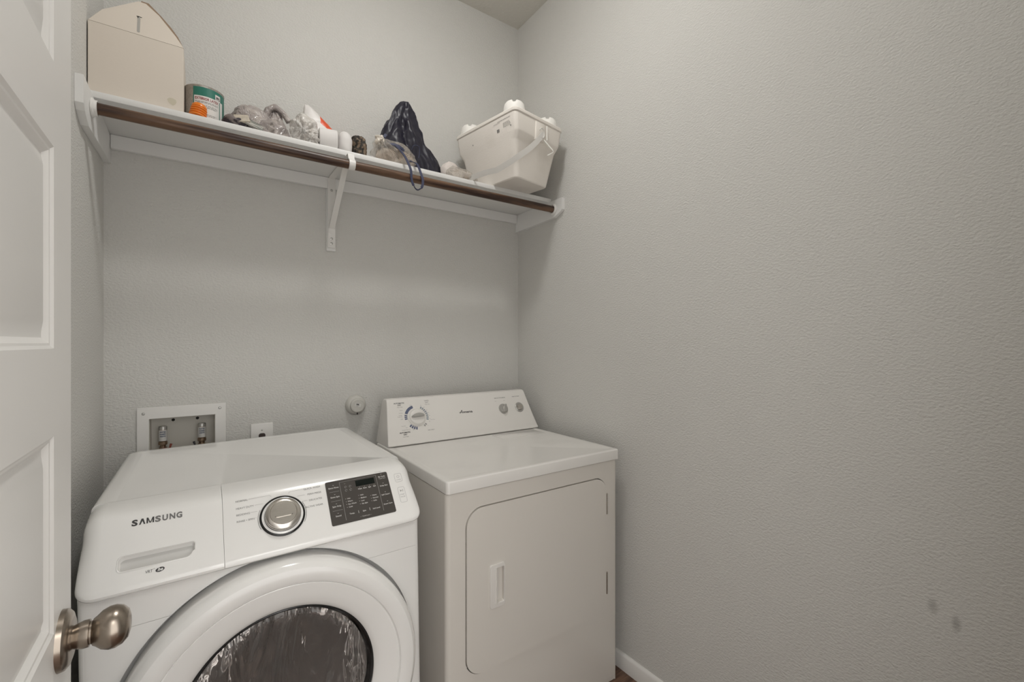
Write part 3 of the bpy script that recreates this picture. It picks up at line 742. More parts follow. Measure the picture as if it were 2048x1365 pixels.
    g = obj('knob_grip', put(grip(bmesh.new(), 0.0295, 0.0085, 0.012, 0.027, 2, 0.004), DCx, DCy), SILVER, kn); g['label'] = 'silver finger grip'
    kn = obj('signal_knob', put(lathe([(0.0250, 0), (0.0245, 0.003), (0.0205, 0.004), (0.0195, 0.011), (0.018, 0.0125), (0, 0.0128)], 48, 'Z'), 1.1930, 0.0975), SILVER, con)
    obj('knob_grip', put(grip(bmesh.new(), 0.0215, 0.0068, 0.0125, 0.024, 62), 1.1930, 0.0975), SILVER, kn)
    kn = obj('start_button', put(lathe([(0.0250, 0), (0.0245, 0.003), (0.0225, 0.0045), (0.0165, 0.0035), (0.0160, 0.0028)], 48, 'Z'), 1.2875, 0.0980), SILVER, con)
    obj('button_cap', put(lathe([(0.0155, 0.002), (0.0150, 0.008), (0.013, 0.0105), (0.007, 0.0120), (0, 0.0124)], 40, 'Z'), 1.2875, 0.0980), CHROME, kn)

# ------------------------------------------------------------------ shelf, rod, bracket
RODY, RODZ, RODR = 1.668, H + 0.6485, 0.0158
def build_shelf():
    t = thing('wall_shelf', 'long white painted shelf board on side cleats above the washer and dryer', 'shelf', (0.57, BY, SH - 0.11))
    def loc(bm):
        bmesh.ops.translate(bm, verts=bm.verts, vec=Vector((-0.57, -BY, -(SH - 0.11)))); return bm
    obj('shelf_board', loc(boxm(LX + 0.001, RX - 0.001, SF, BY - 0.001, SH - 0.019, SH, 0.0015, 2)), SHELFM, t)
    obj('back_cleat', loc(boxm(LX + 0.019, RX - 0.019, BY - 0.018, BY - 0.001, SH - 0.0645, SH - 0.0195, 0.001, 1)), SHELFM, t)
    zt = SH - 0.0195
    pr = [(BY - 0.001, zt), (1.607, zt), (1.607, H + 0.638), (1.616, H + 0.630), (1.668, H + 0.609), (BY - 0.001, H + 0.6015)]
    obj('side_support', loc(prism(pr, RX - 0.018, RX - 0.0005, 'X')), SHELFM, t, smooth=False)
    pl = [(BY - 0.001, zt), (1.575, zt), (1.575, H + 0.620), (1.590, H + 0.605), (1.640, H + 0.585), (BY - 0.001, H + 0.6005)]
    obj('side_support', loc(prism(pl, LX + 0.0005, LX + 0.018, 'X')), SHELFM, t, smooth=False)
    for s, x in ((1, LX + 0.018), (-1, RX - 0.018)):
        L = 0.014 if s > 0 else 0.010
        pf = [(0.024, 0), (0.026, s * 0.002), (0.0255, s * 0.005), (0.0215, s * 0.008), (0.0205, s * L), (0.0180, s * L), (0.0175, s * 0.004), (0.0, s * 0.004)]
        obj('rod_socket', loc(lathe(pf, 40, 'X', (x, RODY, RODZ))), TRIM, t)
    r = obj('clothes_rod', lathe([(0, LX + 0.0225), (RODR, LX + 0.0225), (RODR, RX - 0.0225), (0, RX - 0.0225)], 40, 'X', (0, RODY, RODZ)), ROD)
    tag(r, 'dark stained wooden clothes rod hanging in front of the white shelf', 'clothes rod')
    # middle bracket
    bx = 0.4445
    b = thing('shelf_bracket', 'white metal bracket with diagonal brace under the middle of the shelf', 'bracket', (bx, BY, H + 0.388))
    def lb(bm):
        bmesh.ops.translate(bm, verts=bm.verts, vec=Vector((-bx, -BY, -(H + 0.388)))); return bm
    obj('backing_strip', lb(boxm(bx - 0.0185, bx + 0.0185, BY - 0.012, BY - 0.0005, H + 0.388, SH - 0.0650, 0.001, 1)), SHELFM, b)
    bm = boxm(bx - 0.0155, bx + 0.0155, BY - 0.0215, BY - 0.0185, H + 0.40, SH - 0.021, 0.001, 1)
    for z in (H + 0.425, H + 0.455, H + 0.655): box(bm, bx - 0.014, bx + 0.014, BY - 0.0190, BY - 0.0115, z - 0.012, z + 0.012)
    pf = obj('wall_plate', lb(bm), TRIM, b)
    for z in (H + 0.418, H + 0.438, H + 0.640): obj('screw', lb(lathe([(0, -0.0225), (0.003, -0.0225), (0.0055, -0.0215)], 14, 'Y', (bx, BY, z))), SILVER, pf)
    # diagonal brace: a channel running from the foot of the plate up to the rod hook
    p0 = Vector((bx, BY - 0.022, H + 0.478)); p1 = Vector((bx, 1.722, SH - 0.026))
    d = (p1 - p0).normalized(); nn = Vector((0, -d.z, d.y)) * -1
    bm = bmesh.new()
    pth = [p0 - Vector((0, 0, 0.015)), p0 + d * 0.002, p1]
    for q, wd in ((0.0, 0.0125),):
        rings = []
        for i, p in enumerate(pth):
            w0 = 0.0115 if i < 2 else 0.0095
            nn2 = Vector((0, 1, 0)) if i == 0 else Vector((0, d.z, -d.y))
            rings.append([bm.verts.new(p + Vector((a * w0, 0, 0)) + nn2 * e) for a, e in ((-1, 0.006), (-1, 0), (1, 0), (1, 0.006), (0.85, 0.006), (0.85, 0.0015), (-0.85, 0.0015), (-0.85, 0.006))])
        for A_, B_ in zip(rings, rings[1:]):
            for i in range(8): bm.faces.new((A_[i], A_[(i + 1) % 8], B_[(i + 1) % 8], B_[i]))
        bm.faces.new(rings[0]); bm.faces.new(rings[-1][::-1])
    obj('brace', lb(bm), TRIM, b)
    # arm under the shelf
    obj('shelf_arm', lb(boxm(bx - 0.0125, bx + 0.0125, RODY + 0.035, BY - 0.019, SH - 0.0235, SH - 0.0200, 0.001, 1)), TRIM, b)
    # hook around the rod
    pts = []
    for a in range(-60, 215, 11):
        a_ = radians(a); pts.append((bx, RODY - (RODR + 0.0025) * sin(a_ - pi / 2 + pi / 2) if False else RODY - (RODR + 0.0028) * cos(a_), RODZ + (RODR + 0.0028) * -sin(a_)))
    hook = [(bx, RODY - 0.0190 * cos(radians(a)), RODZ - 0.0190 * sin(radians(a))) for a in range(-75, 100, 12)]
    path = [(bx, RODY + 0.040, SH - 0.0225), (bx, RODY + 0.006, SH - 0.0225), (bx, RODY - 0.004, RODZ + 0.0195)] + hook
    obj('rod_hook', lb(ribbon(path, (1, 0, 0), 0.022, 0.0012)), TRIM, b)

# ------------------------------------------------------------------ wall fittings
def build_fittings():
    # washer supply box
    X0, X1, Zt = -0.1848, 0.0720, H - 0.2225
    Zb = Zt - 0.215; ix0, ix1, iz1 = -0.1525, 0.0387, H - 0.2622; iz0 = Zb + 0.040
    WH = mat('box_plastic', (0.70, 0.685, 0.65), 0.45)
    t = thing('supply_box', 'white recessed washer supply box with two water valves in the back wall', 'valve box', ((X0 + X1) / 2, BY, Zb))
    ox, oz = (X0 + X1) / 2, Zb
    def loc(bm): bmesh.ops.translate(bm, verts=bm.verts, vec=Vector((-ox, -BY, -oz))); return bm
    fr = obj('frame', boxm(X0, X1, BY - 0.007, BY - 0.0005, Zb, Zt, 0.001, 1), TRIM)
    boolean(fr, [cutter(boxm(ix0, ix1, BY - 0.05, BY + 0.05, iz0, iz1))])
    for v in fr.data.vertices: v.co -= Vector((ox, BY, oz))
    fr.parent = t
    bm = bmesh.new(); D = 0.075; th = 0.0012
    box(bm, ix0 + th, ix1 - th, BY + D - th, BY + D, iz0, iz1 - th); box(bm, ix0 + 0.0002, ix0 + th, BY - 0.001, BY + D, iz0, iz1); box(bm, ix1 - th, ix1 - 0.0002, BY - 0.001, BY + D, iz0, iz1)
    box(bm, ix0 + th, ix1 - th, BY - 0.001, BY + D, iz1 - th, iz1 - 0.0002)
    obj('recess', loc(bm), mat('box_inside', (0.72, 0.69, 0.63), 0.5), t, smooth=False)
    for x in (-0.0906, -0.0177): obj('screw_hole', loc(lathe([(0, -0.0015), (0.0052, -0.0015), (0.0052, -0.001)], 18, 'Y', (x + 0.002, BY + D, iz1 - 0.020))), HOLE, t)
    for x, z in ((-0.1673, H - 0.2431), (0.0530, H - 0.2397)): obj('screw', loc(lathe([(0, -0.010), (0.003, -0.0095), (0.005, -0.0075), (0.005, -0.007)], 16, 'Y', (x, BY, z))), SILVER, t)
    lab = mat('valve_label', (0.66, 0.65, 0.63), 0.5)
    for x, red in ((-0.1165, True), (-0.0020, False)):
        vy = BY + 0.038; zt = H - 0.298
        v = obj('water_valve', loc(lathe([(0, zt - 0.075), (0.009, zt - 0.075), (0.009, zt - 0.067), (0.0135, zt - 0.064), (0.0135, zt - 0.055), (0.010, zt - 0.052), (0.010, zt - 0.120), (0, zt - 0.120)][:6] + [(0.0125, zt - 0.052), (0.0125, zt - 0.004), (0.0115, zt - 0.001), (0.0, zt)], 28, 'Z', (x, vy, 0))), BRASS, t)
        obj('arrester_sleeve', loc(lathe([(0.0128, zt - 0.051), (0.0131, zt - 0.050), (0.0131, zt - 0.013), (0.0128, zt - 0.012)], 28, 'Z', (x, vy, 0))), lab, v)
        obj('arrester_cap', loc(lathe([(0.0128, zt - 0.011), (0.0130, zt - 0.003), (0.0115, zt + 0.0008), (0, zt + 0.0015)], 28, 'Z', (x, vy, 0))), SILVER, v)
        T = Text()
        for i, s in enumerate(('WATER', 'HAMMER', 'ARRESTER')):
            T.word(s, (x, vy - 0.0136, zt - 0.021 - 0.0075 * i), (1, 0, 0), (0, 0, 1), 0.0062, BLUEINK, align='CENTER', width=0.018, bold=0.0002)
        for q in T.bm.verts:   # wrap round the sleeve
            a = (q.co.x - x) / 0.0136; q.co = Vector((x + 0.0136 * sin(a), vy - 0.0136 * cos(a), q.co.z))
        bmesh.ops.translate(T.bm, verts=T.bm.verts, vec=Vector((-ox, -BY, -oz)))
        T.build(v)
        obj('valve_body', loc(tube([(x, vy, zt - 0.120), (x, vy, zt - 0.074)], [0.011, 0.0115], 16)), BRASS, v)
        hm = mat('red_lever', (0.28, 0.07, 0.05), 0.4) if red else mat('blue_lever', (0.05, 0.05, 0.06), 0.4)
        s = 1 if red else -1
        hh = obj('lever', loc(tube([(x, vy - 0.012, zt - 0.080), (x + s * 0.020, vy - 0.016, zt - 0.078), (x + s * 0.024, vy - 0.016, zt - 0.062)], [0.004, 0.0035, 0.004], 10)), hm, v)
    # outlet plate
    px0, px1, pz1 = 0.1521, 0.2288, H - 0.3120
    t = thing('outlet_plate', 'white electrical outlet plate on the back wall behind the washing machine', 'outlet', ((px0 + px1) / 2, BY, pz1 - 0.118))
    def loc2(bm): bmesh.ops.translate(bm, verts=bm.verts, vec=Vector((-(px0 + px1) / 2, -BY, -(pz1 - 0.118)))); return bm
    obj('plate', loc2(boxm(px0, px1, BY - 0.007, BY - 0.0005, pz1 - 0.118, pz1, 0.003, 3)), TRIM, t)
    cx = (px0 + px1) / 2
    for z in (pz1 - 0.0490, pz1 - 0.0820): obj('socket', loc2(prism(rrect(cx - 0.0115, cx + 0.0115, z - 0.011, z + 0.011, 0.008, 6), BY - 0.0085, BY - 0.0068, 'Y')), mat('socket_brown', (0.05, 0.035, 0.03), 0.4), t)
    obj('screw', loc2(lathe([(0, -0.0085), (0.0025, -0.008), (0.0035, -0.0068)], 14, 'Y', (cx, BY, pz1 - 0.026))), SILVER, t)
    # round cap
    cx, cz = 0.5475, H - 0.2680
    t = thing('round_cap', 'round off-white cap with a small label on the back wall near the dryer', 'cap', (cx, BY, cz))
    cm = mat('cap_plastic', (0.60, 0.585, 0.545), 0.5)
    obj('flange', lathe([(0.0435, -0.0005), (0.0430, -0.008), (0.0400, -0.0170), (0.0360, -0.0230), (0.0300, -0.0255), (0, -0.0255)], 56, 'Y'), cm, t)
    kn = obj('turn_knob', lathe([(0.0300, -0.0256), (0.0300, -0.034), (0.0285, -0.038), (0.0250, -0.0395), (0.0242, -0.0385), (0.0235, -0.0392), (0, -0.0395)], 56, 'Y'), cm, t)
    T = Text(); ux = (cos(radians(-14)), 0, sin(radians(-14))); uz = (-ux[2], 0, ux[0])
    T.poly([Vector((0, -0.0396, 0)) + Vector(ux) * a + Vector(uz) * b for a, b in ((-0.013, -0.004), (0.013, -0.004), (0.013, 0.010), (-0.013, 0.010))], mat('label_paper', (0.70, 0.69, 0.66), 0.6), (0, -1, 0))
    T.word('10K', Vector((-0.009, -0.0402, 0.0045)), ux, uz, 0.0085, INK, bold=0.0005)
    T.word('TURN', Vector((-0.010, -0.0402, -0.0010)), ux, uz, 0.0045, GREYINK)
    T.build(kn, 'label')
    obj('notch', boxm(-0.0008, 0.0008, -0.0362, -0.0215, -0.0385, -0.0290), HOLE, t, smooth=False)

# ------------------------------------------------------------------ things on the shelf
def board(poly3, n, th):
    """thin board from a planar polygon, thickened along n"""
    bm = bmesh.new(); n = Vector(n).normalized() * th
    A = [bm.verts.new(Vector(p)) for p in poly3]; B = [bm.verts.new(Vector(p) + n) for p in poly3]
    bm.faces.new(A); bm.faces.new(B[::-1]); k = len(A)
    for i in range(k): bm.faces.new((A[i], B[i], B[(i + 1) % k], A[(i + 1) % k]))
    return bm
def build_box():
    CB = mat('white_cardboard', (0.70, 0.635, 0.56), 0.75, bump=[('noise', 60, 0.08, 0.002, (1, 1, 4))], spec=0.2)
    KR = mat('kraft_edge', (0.20, 0.13, 0.08), 0.8)
    x0, x1, y0, y1, z1 = -0.2670, -0.0480, 1.722, 1.945, H + 0.9165
    t = thing('cardboard_box', 'white cardboard box with upright top flap in the left corner of the shelf', 'box', ((x0 + x1) / 2, (y0 + y1) / 2, SH))
    ox, oy, oz = (x0 + x1) / 2, (y0 + y1) / 2, SH
    def loc(bm): bmesh.ops.translate(bm, verts=bm.verts, vec=Vector((-ox, -oy, -oz))); return bm
    th = 0.003
    bm = bmesh.new()
    box(bm, x0, x1, y0, y0 + th, SH, z1, 0.0008, 1); box(bm, x0, x1, y1 - th, y1, SH, z1); box(bm, x0, x0 + th, y0 + th, y1 - th, SH, z1); box(bm, x1 - th, x1, y0 + th, y1 - th, SH, z1); box(bm, x0, x1, y0, y1, SH + 0.0002, SH + th)
    obj('carton', loc(bm), CB, t, smooth=False)
    # front flap, leaning slightly back, corners cut
    def fp(x, s): return Vector((x, y0 + 0.001 + s * 0.30, z1 + 0.001 + s * 0.954))
    pl = [(x0 + 0.0005, 0), (x1, 0), (x1 - 0.020, 0.036), (x1 - 0.038, 0.062), (x1 - 0.062, 0.097), (x1 - 0.094, 0.127), (x1 - 0.112, 0.127), (x0 + 0.028, 0.052)]
    f = loc(board([fp(*p) for p in pl], (0, 0.95, -0.30), 0.0028))
    for fc in f.faces:
        if abs(fc.normal.dot(Vector((0, 0.954, -0.3)).normalized())) < 0.5: fc.material_index = 1
    fo = obj('top_flap', f, [CB, KR], t, smooth=False)
    sl = loc(board([fp(*p) for p in rr2(-0.1605, -0.1535, 0.008, 0.070, 0.0034)], (0, -0.95, 0.30), 0.0004))
    obj('handle_slot', sl, mat('slot_grey', (0.40, 0.385, 0.355), 0.8), fo, smooth=False)
    ck = loc(board([fp(*p) for p in ((-0.1625, 0.067), (-0.1500, 0.067), (-0.1500, 0.0685), (-0.1570, 0.0690), (-0.1580, 0.064), (-0.1595, 0.060), (-0.1600, 0.0640), (-0.1625, 0.0685))], (0, -0.95, 0.30), 0.0008))
    obj('slot_tear', ck, HOLE, fo, smooth=False)
    # side flap folded at the right, with a kraft edge
    sf = [(x1 - 0.001, y0 + 0.003, z1), (x1 - 0.001, y1, z1), (x1 + 0.000, y1, z1 + 0.012), (x1 - 0.050, y0 + 0.10, z1 + 0.085), (x1 - 0.030, y0 + 0.035, z1 + 0.045)]
    e_ = [(x1 + 0.0005, 0.0), (x1 - 0.0145, 0.038), (x1 - 0.031, 0.066), (x1 - 0.056, 0.099), (x1 - 0.066, 0.110), (x1 - 0.088, 0.135), (x1 - 0.106, 0.135), (x1 - 0.110, 0.10), (x1 - 0.06, 0.02), (x1 - 0.03, 0)]
    g = loc(board([fp(*p) + Vector((0, 0.006, 0.001)) for p in e_], (0, 0.95, -0.30), 0.0028))
    obj('side_flap', g, mat('kraft_face', (0.30, 0.21, 0.14), 0.85), t, smooth=False)
    tp = bmesh.new(); pts = []
    rnd = random.Random(3)
    for i in range(9):
        a = 2 * pi * i / 9; r = 0.0125 * (0.8 + 0.35 * rnd.random()); pts.append((-0.077 + r * cos(a), y0 - 0.0004, SH + 0.030 + r * 0.9 * sin(a)))
    tp.faces.new([tp.verts.new(p) for p in pts])
    obj('tape_patch', loc(tp), mat('yellowed_tape', (0.58, 0.53, 0.42), 0.4), t, smooth=False)
def rr2(x0, x1, y0, y1, r): return rrect(x0, x1, y0, y1, r, 4)

def build_can():
    # paint can
    cx, cy, r, h = 0.0055, 1.812, 0.0545, 0.1235
    t = thing('paint_can', 'metal paint can with green and white label beside the cardboard box', 'paint can', (cx, cy, SH))
    GAL = mottle(mat('galvanised_can', (0.50, 0.47, 0.43), 0.38, 0.6, bump=[('noise', 200, 0.1, 0.001, ONE)]), (0.36, 0.34, 0.31), 160, 0.8)
    obj('can_body', lathe([(0, 0.001), (r - 0.002, 0.001), (r + 0.0008, 0.0), (r + 0.0008, 0.003), (r, 0.0045), (r, h - 0.005), (r + 0.0010, h - 0.0035), (r + 0.0014, h - 0.0015), (r + 0.0004, h), (r - 0.004, h), (r - 0.006, h - 0.004), (0, h - 0.004)], 72, 'Z'), GAL, t)
    # label wrapped around: angle 0 faces the camera side
    GR = mat('label_green', (0.022, 0.17, 0.125), 0.4); WL = mat('label_white', (0.72, 0.70, 0.67), 0.45); RD = mat('label_red', (0.28, 0.05, 0.05), 0.5)
    T = Text(); F = -90 + 0.0
    def q(s, z, e=0.0004):
        a = radians(-90) + s / r; return Vector(((r + e) * cos(a), (r + e) * sin(a), z))
    def patch(s0, s1, z0, z1, m, e):
        n = max(2, int((s1 - s0) / 0.004))
        for k in range(n):
            a, b = s0 + (s1 - s0) * k / n, s0 + (s1 - s0) * (k + 1) / n
            T.bm.faces.new([T.bm.verts.new(p) for p in (q(a, z0, e), q(b, z0, e), q(b, z1, e), q(a, z1, e))]).material_index = T.mi(m)
    S0, S1 = -0.030, 0.150
    patch(S0, S1, 0.006, h - 0.007, GR, 0.0003)
    patch(S0 + 0.003, 0.046, 0.006, 0.088, WL, 0.0006)
    patch(S0, S0 + 0.003, 0.006, 0.088, GR, 0.0004)
    patch(0.049, 0.060, 0.006, 0.088, WL, 0.0006)
    patch(0.032, 0.050, 0.086, 0.106, WL, 0.0008)
    def cw(txt, s, z, size, m, width=None, **k):
        T2 = Text(); T2.word(txt, (s, 0, z), (1, 0, 0), (0, 0, 1), size, m, width=width, lift=0, **k)
        vs = {}
        for f in T2.bm.faces:
            T.bm.faces.new([vs.setdefault(v, None) or vs.__setitem__(v, T.bm.verts.new(q(v.co.x, v.co.z, 0.0011))) or vs[v] for v in f.verts]).material_index = T.mi(m)
        T2.bm.free()
    cw('EXTERIOR LATEX', -0.0245, 0.0755, 0.0115, RD, width=0.0665, bold=0.0003)
    cw('PPG', 0.0345, 0.0900, 0.0140, INK, width=0.0130, bold=0.0005)
    rnd = random.Random(5)
    for z, a, b in ((0.069, -0.0245, 0.040), (0.0655, -0.018, 0.041), (0.058, -0.006, 0.038), (0.0545, -0.004, 0.040), (0.051, -0.002, 0.036), (0.030, -0.01, 0.035), (0.026, -0.01, 0.03)):
        s = a
        while s < b:
            w_ = 0.003 + rnd.random() * 0.006
            patch(s, min(s + w_, b), z, z + 0.0011, INK, 0.0010); s += w_ + 0.0015
    lb = T.build(t, 'label'); lb.rotation_euler = (0, 0, radians(-2)); lb['label'] = 'green and white paper label'
    # orange ribbed spout
    o = thing('plastic_spout', 'orange ribbed plastic cap lying in front of the paint can', 'cap', (-0.0130, 1.732, SH))
    OR = mat('orange_plastic', (0.80, 0.22, 0.02), 0.3)
    pr = [(0, 0), (0.0215, 0)]
    z = 0.0
    for i in range(4):
        z = 0.0078 * i; R_ = 0.0240 - 0.0006 * i; pr += [(R_ - 0.0035, z + 0.0004), (R_ - 0.0008, z + 0.0016), (R_, z + 0.0034), (R_ - 0.0008, z + 0.0054), (R_ - 0.0035, z + 0.0070)]
    pr += [(0.0205, 0.0320), (0.0200, 0.0380), (0.0165, 0.0425), (0.010, 0.0438), (0, 0.0440)]
    c = obj('ribbed_cap', lathe(pr, 48, 'Z'), OR, o); c.rotation_euler = (radians(-4), radians(8), 0); c.location = (0, 0, 0.0030)

def crumple(bm, amp, sc, seed, fold=0.0, foldn=9, knot=None, floor=None, oct_=3, cell=0):
    off = Vector((seed * 7.3, seed * 3.1, seed * 5.7))
    bm.normal_update()
    moves = []
    for v in bm.verts:
        p = v.co * sc + off; d = 0.0; a = 1.0
        if cell:
            q = Vector((p.x, p.y, p.z * cell)); w_ = Vector((noise.noise(q * 0.7), noise.noise(q * 0.7 + Vector((9, 1, 4))), noise.noise(q * 0.7 + Vector((3, 8, 2))))) * 0.9
            f1 = noise.voronoi(q + w_)[0]; f2 = noise.voronoi((q + w_) * 2.1)[0]
            d = (f1[1] - f1[0]) * -0.9 + (f2[1] - f2[0]) * -0.4; d = (0.35 + d) * amp
        else:
            for k in range(oct_):
                d += a * (1 - 2 * abs(noise.noise(p * (2 ** k)))); a *= 0.55
            d = (d / 1.6 - 0.35) * amp
        if knot is not None:
            q = v.co - Vector(knot); ang = math.atan2(q.z, q.x) if True else 0
            l = q.length; d += fold * sin(ang * foldn + 2.0 * noise.noise(v.co * 9 + off)) * math.exp(-l / 0.09)
        moves.append(v.normal * d)
    for v, m in zip(bm.verts, moves): v.co += m
    if floor is not None:
        for v in bm.verts:
            if v.co.z < floor: v.co.z = floor + 0.0002 * (v.co.x + v.co.y)
    return bm
def blob(rx, ry, rz, c=(0, 0, 0), sub=5, power=1.0, fn=None):
    bm = bmesh.new(); bmesh.ops.create_icosphere(bm, subdivisions=sub, radius=1)
    for v in bm.verts:
        p = v.co.copy()
        p = Vector([abs(a) ** power * (1 if a >= 0 else -1) for a in p])
        if fn: p = fn(p)
        v.co = Vector((p.x * rx + c[0], p.y * ry + c[1], p.z * rz + c[2]))
    return bm
def film(name, col, alpha, rough=0.25, c2=None, bump=0.5, sc=45):
    m = bpy.data.materials.new(name); m.use_nodes = True; nt = m.node_tree; b = nt.nodes['Principled BSDF']
    b.inputs['Base Color'].default_value = (*col, 1); b.inputs['Roughness'].default_value = rough; b.inputs['Alpha'].default_value = alpha
    b.inputs['Coat Weight'].default_value = 0.4; b.inputs['Coat Roughness'].default_value = 0.12
    tc = nt.nodes.new('ShaderNodeTexCoord'); vz = nt.nodes.new('ShaderNodeTexVoronoi'); vz.feature = 'F1'; vz.inputs['Scale'].default_value = sc
    nz = nt.nodes.new('ShaderNodeTexNoise'); nz.inputs['Scale'].default_value = 18; nz.inputs['Distortion'].default_value = 1.5
    ad = nt.nodes.new('ShaderNodeMix'); ad.data_type = 'VECTOR'; ad.inputs['Factor'].default_value = 0.25
    nt.links.new(tc.outputs['Object'], nz.inputs[0]); nt.links.new(tc.outputs['Object'], ad.inputs[4]); nt.links.new(nz.outputs['Color'], ad.inputs[5]); nt.links.new(ad.outputs[1], vz.inputs[0])
    bp = nt.nodes.new('ShaderNodeBump'); bp.inputs['Strength'].default_value = bump; bp.inputs['Distance'].default_value = 0.008
    nt.links.new(vz.outputs[0], bp.inputs['Height']); nt.links.new(bp.outputs[0], b.inputs['Normal'])
    if c2:
        mr = nt.nodes.new('ShaderNodeMapRange'); mr.inputs['From Min'].default_value = 0.42; mr.inputs['From Max'].default_value = 0.62
        mx = nt.nodes.new('ShaderNodeMix'); mx.data_type = 'RGBA'; mx.inputs['A'].default_value = (*col, 1); mx.inputs['B'].default_value = (*c2, 1)
        nt.links.new(nz.outputs[0], mr.inputs[0]); nt.links.new(mr.outputs[0], mx.inputs['Factor']); nt.links.new(mx.outputs['Result'], b.inputs['Base Color'])
    return m
def build_bags():
    GREY = film('grey_bag_film', (0.34, 0.30, 0.285), 1.0, 0.35, (0.47, 0.42, 0.39), 0.45, 30)
    # grey bag, left lump with clutter
    t = thing('plastic_bag', 'crumpled grey plastic bag with striped contents right of the paint can', 'bag', (0.142, 1.795, SH))
    b1 = blob(0.066, 0.055, 0.058, (0.000, 0, 0.048), 5)
    crumple(b1, 0.015, 26, 1.0, 0.004, 8, (-0.06, -0.06, 0.03), 0.0005, cell=1.6)
    obj('bag_film', b1, GREY, t, angle=180)
    cl = crumple(blob(0.034, 0.038, 0.022, (-0.052, -0.040, 0.022), 4), 0.008, 30, 2.0, floor=0.0005)
    c = obj('dark_cloth', cl, mottle(mat('dark_print_cloth', (0.035, 0.028, 0.035), 0.7), (0.20, 0.17, 0.16), 45, 1, ONE, 0.5, 0.56), t, angle=180)
    pk = boxm(-0.022, 0.022, -0.0055, 0.0055, -0.013, 0.013, 0.002, 2)
    p = obj('paper_packet', pk, mottle(mat('cream_packet', (0.52, 0.46, 0.37), 0.6), (0.38, 0.33, 0.27), 90, 0.7), t); p.location = (-0.035, -0.070, 0.030); p.rotation_euler = (radians(-20), radians(-14), radians(4))
    pk = boxm(-0.026, 0.026, -0.004, 0.004, -0.011, 0.011, 0.002, 2)
    p = obj('striped_packet', pk, mottle(mat('striped_packet', (0.10, 0.11, 0.09), 0.5), (0.42, 0.40, 0.36), 14, 1, (1, 1, 12), 0.46, 0.54), t); p.location = (0.002, -0.069, 0.020); p.rotation_euler = (radians(-25), radians(18), 0)
    # second, taller grey bag
    t = thing('plastic_bag', 'taller crumpled grey plastic bag between the striped-content bag and the white bag', 'bag', (0.218, 1.880, SH))
    def fn(p):
        k = (p.z + 1) / 2; return Vector((p.x * (1 - 0.50 * k) + 0.12 * k, p.y * (1 - 0.45 * k), p.z))
    b2 = crumple(blob(0.070, 0.044, 0.084, (-0.008, 0, 0.074), 5, 1.0, fn), 0.015, 24, 4.0, 0.006, 10, (0, 0, 0.15), 0.0005, cell=0.6)
    obj('bag_film', b2, GREY, t, angle=180)
    b3 = tube(spline([(-0.030, -0.02, 0.110), (-0.020, -0.025, 0.142), (0.000, -0.022, 0.160), (0.028, -0.02, 0.148), (0.050, -0.02, 0.118)], 8), 0.0095, 10)
    obj('twisted_handle', crumple(b3, 0.004, 40, 3), GREY, t, angle=180)
    # white plastic bag
    WHT = film('white_bag_film', (0.74, 0.71, 0.68), 1.0, 0.22, (0.62, 0.58, 0.54), 0.6, 34)
    t = thing('plastic_bag', 'knotted glossy white plastic bag between the grey bags and the paper roll', 'bag', (0.308, 1.785, SH))
    b4 = crumple(blob(0.047, 0.050, 0.066, (0, 0, 0.058), 5), 0.014, 24, 6.0, 0.007, 9, (-0.01, -0.06, 0.05), 0.0005, cell=0.9)
    obj('bag_film', b4, WHT, t, angle=180)
    b5 = crumple(blob(0.024, 0.018, 0.026, (0.012, -0.052, 0.022), 4), 0.008, 38, 7.0, 0.006, 9, (0.012, -0.07, 0.022), 0.0005)
    obj('knot', b5, WHT, t, angle=180)
    # white pointed sack with red print
    WP = mat('white_sack', (0.76, 0.73, 0.71), 0.4, bump=[('noise', 25, 0.2, 0.006, ONE)])
    nt = WP.node_tree; b = nt.nodes['Principled BSDF']
    tc = nt.nodes.new('ShaderNodeTexCoord'); sx = nt.nodes.new('ShaderNodeSeparateXYZ'); nt.links.new(tc.outputs['Object'], sx.inputs[0])
    md = nt.nodes.new('ShaderNodeMath'); md.operation = 'MULTIPLY_ADD'; md.inputs[1].default_value = 0.75
    nt.links.new(sx.outputs['X'], md.inputs[0]); nt.links.new(sx.outputs['Z'], md.inputs[2])
    mr = nt.nodes.new('ShaderNodeMapRange'); mr.inputs['From Min'].default_value = 0.150; mr.inputs['From Max'].default_value = 0.153
    nt.links.new(md.outputs[0], mr.inputs[0])
    gt = nt.nodes.new('ShaderNodeMath'); gt.operation = 'GREATER_THAN'; gt.inputs[1].default_value = 0.004; nt.links.new(sx.outputs['X'], gt.inputs[0])
    ml = nt.nodes.new('ShaderNodeMath'); ml.operation = 'MULTIPLY'; nt.links.new(mr.outputs[0], ml.inputs[0]); nt.links.new(gt.outputs[0], ml.inputs[1])
    mx = nt.nodes.new('ShaderNodeMix'); mx.data_type = 'RGBA'; mx.inputs['A'].default_value = (0.76, 0.73, 0.71, 1); mx.inputs['B'].default_value = (0.75, 0.10, 0.03, 1)
    nt.links.new(ml.outputs[0], mx.inputs['Factor']); nt.links.new(mx.outputs['Result'], b.inputs['Base Color'])
    t = thing('paper_sack', 'white pointed paper sack with a red printed side behind the paper roll', 'sack', (0.375, 1.885, SH))
    bm = bmesh.new(); rings = []
    N_ = 40
